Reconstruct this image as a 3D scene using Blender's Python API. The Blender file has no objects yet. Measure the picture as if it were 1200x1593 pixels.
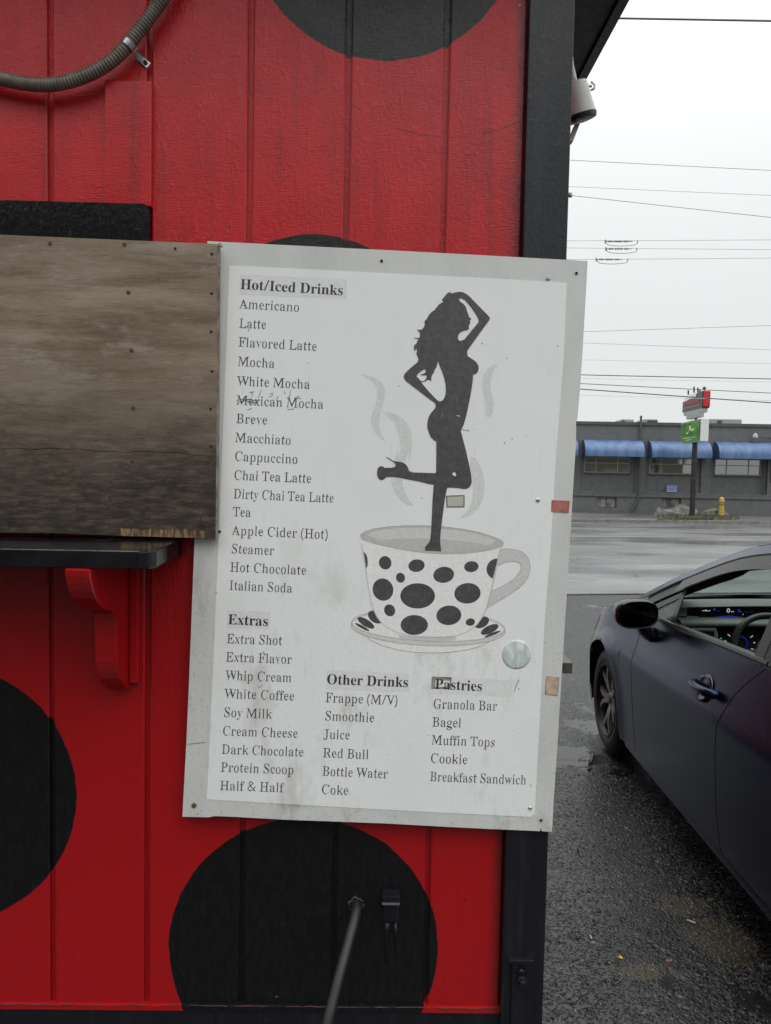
import bpy, bmesh, math, random
from mathutils import Vector, Matrix, noise
from mathutils.geometry import tessellate_polygon

scene = bpy.context.scene
COL = scene.collection
rad = math.radians
random.seed(7)

# ------------------------------------------------------------------ camera
FPX, EYE, DIST = 1200.0, 1.68, 1.57
YAW, PITCH, ROLL = rad(.9), rad(3.07), rad(1.14)
C_F = Vector((math.sin(YAW)*math.cos(PITCH), math.cos(YAW)*math.cos(PITCH), -math.sin(PITCH)))
_r0 = Vector((math.cos(YAW), -math.sin(YAW), 0)); _u0 = _r0.cross(C_F)
C_R = _r0*math.cos(ROLL) + _u0*math.sin(ROLL)
C_U = _u0*math.cos(ROLL) - _r0*math.sin(ROLL)
C_O = Vector((0, -DIST, EYE))
cd = bpy.data.cameras.new('camera'); cam = bpy.data.objects.new('camera', cd); COL.objects.link(cam)
cam.matrix_world = Matrix(((C_R.x, C_U.x, -C_F.x, C_O.x), (C_R.y, C_U.y, -C_F.y, C_O.y), (C_R.z, C_U.z, -C_F.z, C_O.z), (0, 0, 0, 1)))
cd.sensor_fit = 'VERTICAL'; cd.sensor_height = 24.0; cd.lens = 24.0*FPX/1593.0
cd.clip_start = .05; cd.clip_end = 2000
scene.camera = cam

# ------------------------------------------------------------------ overcast sky
SUN_EL, SUN_AZ = rad(52), rad(150)
world = bpy.data.worlds.new('World'); scene.world = world; world.use_nodes = True
wt = world.node_tree; wt.nodes.clear()
def wn(t, **k):
    n = wt.nodes.new(t)
    for a, b in k.items(): setattr(n, a, b)
    return n
w_out = wn('ShaderNodeOutputWorld'); w_bg = wn('ShaderNodeBackground'); w_bg.inputs['Strength'].default_value = .1
w_sky = wn('ShaderNodeTexSky', sky_type='NISHITA', sun_disc=False, sun_elevation=SUN_EL, sun_rotation=SUN_AZ)
w_tc = wn('ShaderNodeTexCoord'); w_sep = wn('ShaderNodeSeparateXYZ')
w_mr = wn('ShaderNodeMapRange'); w_mr.inputs[1].default_value = 0; w_mr.inputs[2].default_value = 1
w_mr.inputs[3].default_value = 7.55; w_mr.inputs[4].default_value = 33.0
w_pw = wn('ShaderNodeMath', operation='POWER'); w_pw.inputs[1].default_value = 2.7; w_pw.use_clamp = True
w_no = wn('ShaderNodeTexNoise'); w_no.inputs['Scale'].default_value = 1.6; w_no.inputs['Detail'].default_value = 3
w_nr = wn('ShaderNodeMapRange'); w_nr.inputs[3].default_value = .955; w_nr.inputs[4].default_value = 1.045
w_m = wn('ShaderNodeMath', operation='MULTIPLY')
w_col = wn('ShaderNodeVectorMath', operation='SCALE'); w_col.inputs[0].default_value = (.975, 1.0, .995)
w_sc = wn('ShaderNodeVectorMath', operation='SCALE'); w_sc.inputs['Scale'].default_value = .03
w_add = wn('ShaderNodeVectorMath', operation='ADD')
L = wt.links.new
L(w_tc.outputs['Generated'], w_sep.inputs[0]); L(w_sep.outputs['Z'], w_pw.inputs[0]); L(w_pw.outputs[0], w_mr.inputs[0])
L(w_tc.outputs['Generated'], w_no.inputs['Vector']); L(w_no.outputs['Fac'], w_nr.inputs[0])
L(w_mr.outputs[0], w_m.inputs[0]); L(w_nr.outputs[0], w_m.inputs[1]); L(w_m.outputs[0], w_col.inputs['Scale'])
L(w_sky.outputs['Color'], w_sc.inputs[0]); L(w_col.outputs[0], w_add.inputs[0]); L(w_sc.outputs[0], w_add.inputs[1])
L(w_add.outputs[0], w_bg.inputs['Color']); L(w_bg.outputs[0], w_out.inputs[0])

sd = bpy.data.lights.new('sun', 'SUN'); sd.energy = .5; sd.angle = rad(40); sd.color = (1, .98, .95)
sun = bpy.data.objects.new('sun', sd); COL.objects.link(sun); sun.location = (0, -5, 12)
_sd = Vector((math.sin(SUN_AZ)*math.cos(SUN_EL), math.cos(SUN_AZ)*math.cos(SUN_EL), math.sin(SUN_EL)))
sun.rotation_euler = _sd.to_track_quat('Z', 'Y').to_euler()
vs = scene.view_settings; vs.view_transform = 'Standard'; vs.look = 'None'; vs.gamma = 1; vs.exposure = .07
try: vs.use_curve_mapping = False
except Exception: pass

# ------------------------------------------------------------------ pixel rays of the reference onto real planes
def ray(px, py): return C_F + C_R*((px-600)/FPX) + C_U*((796.5-py)/FPX)
def onplane(px, py, n, p):
    d = ray(px, py); n = Vector(n); return C_O + d*((Vector(p)-C_O).dot(n)/d.dot(n))
def W(px, py, y=0.0): return onplane(px, py, (0, 1, 0), (0, y, 0))
def G0(px, py, z=0.0): return onplane(px, py, (0, 0, 1), (0, 0, z))

# ------------------------------------------------------------------ object helpers
def tag(o, label=None, cat=None, group=None, kind=None):
    if label: o['label'] = label
    if cat: o['category'] = cat
    if group: o['group'] = group
    if kind: o['kind'] = kind
    return o
def empty(name, loc=(0, 0, 0), label=None, cat=None, group=None):
    o = bpy.data.objects.new(name, None); o.location = loc; o.empty_display_size = .1; COL.objects.link(o)
    return tag(o, label, cat, group)
def mesh(name, vs_, fs, mat, parent=None, smooth=False, world_space=True, mats=None, fm=None):
    me = bpy.data.meshes.new(name); me.from_pydata([tuple(v) for v in vs_], [], fs); me.update()
    if mats:
        for m in mats: me.materials.append(m)
        if fm:
            for p, i in zip(me.polygons, fm): p.material_index = i
    elif mat: me.materials.append(mat)
    if smooth:
        for p in me.polygons: p.use_smooth = True
    o = bpy.data.objects.new(name, me); COL.objects.link(o)
    if parent:
        o.parent = parent
        if world_space:
            par = parent; off = Vector(parent.location)
            while par.parent: par = par.parent; off += Vector(par.location)
            o.location = -off
    return o
class MB:
    """collects geometry for one mesh object"""
    def __init__(s): s.v = []; s.f = []; s.m = []
    def add(s, v, f, mi=0):
        b = len(s.v); s.v += [Vector(p) for p in v]; s.f += [tuple(b+i for i in q) for q in f]; s.m += [mi]*len(f); return s
    def box(s, x0, x1, y0, y1, z0, z1, mi=0):
        return s.add([(x0,y0,z0),(x1,y0,z0),(x1,y1,z0),(x0,y1,z0),(x0,y0,z1),(x1,y0,z1),(x1,y1,z1),(x0,y1,z1)],
                     [(0,3,2,1),(4,5,6,7),(0,1,5,4),(1,2,6,5),(2,3,7,6),(3,0,4,7)], mi)
    def obox(s, o, u, v, w, mi=0):
        o, u, v, w = map(Vector, (o, u, v, w))
        return s.add([o, o+u, o+u+v, o+v, o+w, o+u+w, o+u+v+w, o+v+w], [(0,3,2,1),(4,5,6,7),(0,1,5,4),(1,2,6,5),(2,3,7,6),(3,0,4,7)], mi)
    def prism(s, poly, fn, mi=0, mi_side=None):
        """poly 2D; fn(u,v,k) -> 3D with k 0 back, 1 front"""
        n = len(poly); tri = tessellate_polygon([[Vector((p[0], p[1], 0)) for p in poly]])
        s.add([fn(p[0], p[1], 0) for p in poly] + [fn(p[0], p[1], 1) for p in poly],
              [tuple(t) for t in tri] + [tuple(n+i for i in reversed(t)) for t in tri], mi)
        b = len(s.v) - 2*n
        for i in range(n):
            j = (i+1) % n; s.f.append((b+i, b+j, b+n+j, b+n+i)); s.m.append(mi if mi_side is None else mi_side)
        return s
    def tube(s, pts, r, n=10, cap=True, mi=0):
        pts = [Vector(p) for p in pts]; N = len(pts); b = len(s.v); up = None
        for i, p in enumerate(pts):
            t = (pts[min(i+1, N-1)] - pts[max(i-1, 0)]).normalized()
            if up is None: up = t.orthogonal().normalized()
            up = (up - t*up.dot(t)).normalized(); sd_ = t.cross(up)
            rr = r[i] if isinstance(r, (list, tuple)) else r
            for k in range(n):
                a = 2*math.pi*k/n; s.v.append(p + (up*math.cos(a) + sd_*math.sin(a))*rr)
        for i in range(N-1):
            for k in range(n):
                k2 = (k+1) % n; s.f.append((b+i*n+k, b+i*n+k2, b+(i+1)*n+k2, b+(i+1)*n+k)); s.m.append(mi)
        if cap:
            s.f.append(tuple(b+k for k in reversed(range(n)))); s.f.append(tuple(b+(N-1)*n+k for k in range(n))); s.m += [mi, mi]
        return s
    def lathe(s, o, ax, prof, n=20, mi=0, cap=True):
        """prof: list of (distance along ax, radius)"""
        o = Vector(o); ax = Vector(ax).normalized(); u = ax.orthogonal().normalized(); v = ax.cross(u); b = len(s.v)
        for (d, r) in prof:
            for k in range(n):
                a = 2*math.pi*k/n; s.v.append(o + ax*d + (u*math.cos(a) + v*math.sin(a))*r)
        for i in range(len(prof)-1):
            for k in range(n):
                k2 = (k+1) % n; s.f.append((b+i*n+k, b+i*n+k2, b+(i+1)*n+k2, b+(i+1)*n+k)); s.m.append(mi)
        if cap:
            s.f.append(tuple(b+k for k in reversed(range(n)))); s.f.append(tuple(b+(len(prof)-1)*n+k for k in range(n))); s.m += [mi, mi]
        return s
    def grid(s, rows, mi=0):
        b = len(s.v); n = len(rows[0])
        for r in rows: s.v += [Vector(p) for p in r]
        for i in range(len(rows)-1):
            for k in range(n-1): s.f.append((b+i*n+k, b+i*n+k+1, b+(i+1)*n+k+1, b+(i+1)*n+k)); s.m.append(mi)
        return s
    def build(s, name, mat, parent=None, smooth=False, mats=None, bevel=0, seg=2, weld=False, xf=None, auto=None):
        vv = [xf(v) for v in s.v] if xf else s.v
        o = mesh(name, vv, s.f, mat, parent, smooth, True, mats, s.m if mats else None)
        me = o.data
        if weld or bevel:
            bm = bmesh.new(); bm.from_mesh(me)
            if weld: bmesh.ops.remove_doubles(bm, verts=bm.verts, dist=1e-5)
            bmesh.ops.recalc_face_normals(bm, faces=bm.faces)
            if bevel:
                es = [e for e in bm.edges if len(e.link_faces) == 2 and e.calc_face_angle(0) > .6]
                bmesh.ops.bevel(bm, geom=es, offset=bevel, segments=seg, profile=.6, affect='EDGES')
            bm.to_mesh(me); bm.free()
        if auto is not None: me.shade_smooth() if hasattr(me, 'shade_smooth') else None
        if auto is not None: me.set_sharp_from_angle(angle=rad(auto))
        return o
def flat(name, polys, fn, mat, parent, mats=None, fm=None):
    """flat print: polys = list of (outer, holes)"""
    V, F, MI = [], [], []
    for i, (outer, holes) in enumerate(polys):
        loops = [[Vector((p[0], p[1], 0)) for p in c] for c in [outer]+holes]
        tri = tessellate_polygon(loops); b = len(V)
        for c in loops: V += [fn(p.x, p.y, i) for p in c]
        F += [tuple(b+k for k in t) for t in tri]; MI += [fm[i] if fm else 0]*len(tri)
    return mesh(name, V, F, mat, parent, mats=mats, fm=MI if mats else None)

# ------------------------------------------------------------------ materials
class NT:
    def __init__(s, name):
        s.mat = bpy.data.materials.new(name); s.mat.use_nodes = True; s.t = s.mat.node_tree; s.t.nodes.clear()
        s.out = s.t.nodes.new('ShaderNodeOutputMaterial'); s.b = s.t.nodes.new('ShaderNodeBsdfPrincipled')
        s.t.links.new(s.b.outputs[0], s.out.inputs[0]); s.geo = None; s._pos = None
    def n(s, ty, **k):
        nd = s.t.nodes.new(ty)
        for a, b in k.items(): setattr(nd, a, b)
        return nd
    def put(s, sock, v):
        if v is None: return
        if hasattr(v, 'is_output') or hasattr(v, 'links'): s.t.links.new(v, sock)
        else:
            if sock.type == 'RGBA' and len(v) == 3: v = (*v, 1)
            sock.default_value = v
    def pos(s):
        if s._pos is None: s._pos = s.n('ShaderNodeNewGeometry').outputs['Position']
        return s._pos
    def obj(s): return s.n('ShaderNodeTexCoord').outputs['Object']
    def mul3(s, v, k):
        m = s.n('ShaderNodeVectorMath', operation='MULTIPLY'); s.put(m.inputs[0], v); s.put(m.inputs[1], k); return m.outputs[0]
    def noise(s, v, scale, detail=4, rough=.55, dist=0.0):
        m = s.n('ShaderNodeTexNoise'); s.put(m.inputs['Vector'], v); m.inputs['Scale'].default_value = scale
        m.inputs['Detail'].default_value = detail; m.inputs['Roughness'].default_value = rough; m.inputs['Distortion'].default_value = dist
        return m.outputs['Fac']
    def voro(s, v, scale, feature='F1', out='Distance'):
        m = s.n('ShaderNodeTexVoronoi', feature=feature); s.put(m.inputs['Vector'], v); m.inputs['Scale'].default_value = scale
        return m.outputs[out]
    def math(s, op, a, b=0.0, c=None, clamp=False):
        m = s.n('ShaderNodeMath', operation=op); m.use_clamp = clamp; s.put(m.inputs[0], a); s.put(m.inputs[1], b)
        if c is not None: s.put(m.inputs[2], c)
        return m.outputs[0]
    def ramp(s, v, a, b, lo=0.0, hi=1.0, smooth=True):
        m = s.n('ShaderNodeMapRange'); m.interpolation_type = 'SMOOTHSTEP' if smooth else 'LINEAR'
        s.put(m.inputs[0], v)
        for i, q in enumerate((a, b, lo, hi)): m.inputs[i+1].default_value = q
        return m.outputs[0]
    def mix(s, f, a, b):
        m = s.n('ShaderNodeMix', data_type='RGBA'); s.put(m.inputs[0], f); s.put(m.inputs[6], a); s.put(m.inputs[7], b); return m.outputs[2]
    def sep(s, v):
        m = s.n('ShaderNodeSeparateXYZ'); s.put(m.inputs[0], v); return m.outputs
    def bump(s, h, strength=.3, dist=.001, prev=None):
        m = s.n('ShaderNodeBump'); m.inputs['Strength'].default_value = strength; m.inputs['Distance'].default_value = dist
        s.put(m.inputs['Height'], h)
        if prev: s.t.links.new(prev, m.inputs['Normal'])
        return m.outputs[0]
    def set(s, **k):
        for a, v in k.items(): s.put(s.b.inputs[a.replace('_', ' ')], v)
        return s
def simple(name, col, rough=.5, metal=0.0, var=.15, nscale=30, bump=0.0, bscale=200, coat=0.0, spec=.5):
    t = NT(name); p = t.pos()
    f = t.ramp(t.noise(p, nscale, 5), .3, .7)
    d = tuple(c*(1-var) for c in col); l = tuple(min(1, c*(1+var)) for c in col)
    t.set(Base_Color=t.mix(f, d, l), Roughness=t.ramp(t.noise(p, nscale*1.7, 3), .25, .75, rough*.85, min(1, rough*1.15)), Metallic=metal, Coat_Weight=coat)
    t.b.inputs['Specular IOR Level'].default_value = spec
    if bump: t.set(Normal=t.bump(t.noise(p, bscale, 4), .5, bump))
    return t.mat
def emis(name, col, s):
    t = NT(name); t.set(Base_Color=tuple(c*.3 for c in col), Roughness=.3, Emission_Color=col, Emission_Strength=s); return t.mat
def glass(name, tint, gloss_rough=.0, fac=None, drops=False):
    t = NT(name); tr = t.n('ShaderNodeBsdfTransparent'); t.put(tr.inputs[0], tint)
    gl = t.n('ShaderNodeBsdfGlossy'); gl.inputs['Roughness'].default_value = gloss_rough
    fr = t.n('ShaderNodeLayerWeight'); fr.inputs['Blend'].default_value = .5
    mx = t.n('ShaderNodeMixShader')
    sch = t.math('ADD', t.math('MULTIPLY', t.math('POWER', fr.outputs['Facing'], 5), .92), .05)
    f = sch if fac is None else t.math('MAXIMUM', sch, fac)
    if drops:
        p = t.pos(); v = t.voro(p, 210); d = t.ramp(v, .12, .34, 1, 0)
        d = t.math('MULTIPLY', d, t.ramp(t.noise(p, 60, 2), .45, .6))
        bp = t.bump(d, .8, .002); t.t.links.new(bp, gl.inputs['Normal']); t.t.links.new(bp, fr.inputs['Normal'])
        f = t.math('ADD', f, t.math('MULTIPLY', d, .18), clamp=True)
    t.t.links.new(f, mx.inputs[0]); t.t.links.new(tr.outputs[0], mx.inputs[1]); t.t.links.new(gl.outputs[0], mx.inputs[2])
    t.t.links.new(mx.outputs[0], t.out.inputs[0]); t.t.nodes.remove(t.b); return t.mat

RED, BLACK = (.52, .010, .015), (.0042, .0045, .0056)
def paint(name, dots=(), base=RED, horiz=True, wet=True, vgrain=False, relief=1.0):
    t = NT(name); p = t.pos(); x, y, z = t.sep(p)
    col_n = t.ramp(t.noise(p, 9, 6, .6), .3, .72)
    col = t.mix(col_n, tuple(c*.86 for c in base), tuple(c*1.06 for c in base))
    # grime streaks and scuffs
    st = t.noise(t.mul3(p, (26, 26, 1.6)), 1.0, 5, .6)
    col = t.mix(t.ramp(st, .50, .78, 0, .50), col, (.10, .012, .014) if base == RED else (.03, .03, .035))
    if dots:
        wob = t.math('MULTIPLY', t.math('SUBTRACT', t.noise(p, 16, 6, .65), .5), .011)
        m = None
        for (cx, cz, r) in dots:
            dx = t.math('SUBTRACT', x, cx); dz = t.math('SUBTRACT', z, cz)
            d = t.math('SQRT', t.math('ADD', t.math('MULTIPLY', dx, dx), t.math('MULTIPLY', dz, dz)))
            k = t.ramp(t.math('ADD', d, wob), r-.0012, r+.0012, 1, 0)
            m = k if m is None else t.math('MAXIMUM', m, k)
        bl = t.mix(t.ramp(t.noise(t.mul3(p, (30, 30, 9)), 3, 6, .7), .40, .80), BLACK, (.012, .012, .014))
        col = t.mix(m, col, bl)
    # shade painted into the red: paler high up, darker low down
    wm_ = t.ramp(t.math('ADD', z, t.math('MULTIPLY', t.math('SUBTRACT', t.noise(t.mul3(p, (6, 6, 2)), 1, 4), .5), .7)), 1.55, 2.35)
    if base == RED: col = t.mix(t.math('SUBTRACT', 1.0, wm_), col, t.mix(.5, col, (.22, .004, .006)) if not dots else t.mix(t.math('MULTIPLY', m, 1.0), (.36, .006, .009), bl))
    else: col = t.mix(t.ramp(t.noise(t.mul3(p, (40, 40, 5)), 1, 6, .7), .56, .78, 0, .6), col, tuple(c*2.6+.006 for c in base))
    if dots:
        # black overspray along the corner board and the ghost outline of an older dot
        ov = t.math('MULTIPLY', t.ramp(x, TRX-.030, TRX-.002, 0, .85), t.ramp(t.noise(p, 30, 3), .2, .8, .6, 1))
        col = t.mix(ov, col, (.03, .012, .014))
        gc_ = W(700, -50); dx = t.math('SUBTRACT', x, gc_.x); dz = t.math('SUBTRACT', z, gc_.z)
        d = t.math('SQRT', t.math('ADD', t.math('MULTIPLY', dx, dx), t.math('MULTIPLY', dz, dz)))
        rg_ = t.ramp(t.math('ABSOLUTE', t.math('SUBTRACT', d, .325)), .0006, .0020, .7, 0)
        rg_ = t.math('MULTIPLY', rg_, t.ramp(t.noise(p, 26, 3), .42, .55)); col = t.mix(t.math('MULTIPLY', rg_, t.ramp(z, W(600, 60).z, W(600, 150).z, 0, 1)), col, (.06, .006, .008))
        # flaked and scuffed spots
        fk = t.math('MULTIPLY', t.ramp(t.noise(p, 70, 5, .75, 1.2), .62, .67), t.ramp(t.noise(p, 7, 3), .56, .64))
        col = t.mix(t.math('MULTIPLY', fk, .7), col, (.035, .006, .008))
    # small chips showing pale primer
    sp_ = t.math('MULTIPLY', t.ramp(t.noise(p, 120, 5, .8), .58, .70), t.ramp(t.math('ADD', z, t.math('MULTIPLY', t.noise(p, 5, 3), .3)), .72, 1.15, .75, 0))
    col = t.mix(sp_, col, (.035, .024, .020))      # splashed dirt near the ground
    if dots:
        ch = t.math('MULTIPLY', t.ramp(t.voro(p, 9.0), .025, .04, 1, 0), t.ramp(t.noise(p, 7, 2), .56, .60))
        col = t.mix(ch, col, (.55, .42, .42))
    h1 = t.noise(t.mul3(p, (55, 55, 520) if horiz else (420, 420, 30)), 1.0, 5, .6)
    h2 = t.noise(t.mul3(p, (1, 1, .6)), 115, 5, .65)
    h3 = t.ramp(t.noise(t.mul3(p, (1, 1, .35)), 60, 3, .7, .8), .52, .74)
    h = t.math('ADD', t.math('MULTIPLY', h1, .5), t.math('ADD', t.math('MULTIPLY', h2, .6), t.math('MULTIPLY', h3, .28)))
    wet_ = t.ramp(t.math('ADD', z, t.math('MULTIPLY', t.noise(p, 3, 4), .5)), 2.28, 2.85)      # rain reaches the wall below the eave
    h4 = t.noise(t.mul3(p, (95, 95, 16)), 1.0, 5, .7)
    h = t.math('ADD', h, t.math('MULTIPLY', t.math('MULTIPLY', h4, 1.3), t.math('SUBTRACT', 1.0, t.math('MULTIPLY', wm_, .8))))
    ro = t.math('ADD', t.ramp(t.noise(p, 14, 4), .3, .7, .09, .17), t.math('MULTIPLY', wet_, .16))
    t.set(Base_Color=col, Roughness=ro, Normal=t.bump(h, .75*relief, .0018))
    t.b.inputs['Specular IOR Level'].default_value = .42
    return t.mat

M = {}
M['white_metal'] = simple('white_metal', (.62, .62, .60), .35, 0, .05)
M['steel'] = simple('galvanised_steel', (.52, .53, .54), .32, .9, .15, 80)
M['rust'] = simple('rusty_screw', (.13, .055, .03), .7, .3, .4, 300)
M['dark_screw'] = simple('dark_screw', (.035, .03, .03), .5, .6, .4, 300)
M['rubber'] = simple('tyre_rubber', (.018, .018, .019), .62, 0, .2, 40, .0004, 300)
M['black_plastic'] = simple('black_plastic', (.014, .014, .016), .42, 0, .2, 40)
M['wood_raw'] = simple('raw_wood', (.36, .25, .15), .7, 0, .25, 60)
M['conc_dark'] = simple('dark_concrete', (.12, .12, .115), .6, 0, .2, 12, .002, 60)

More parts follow.
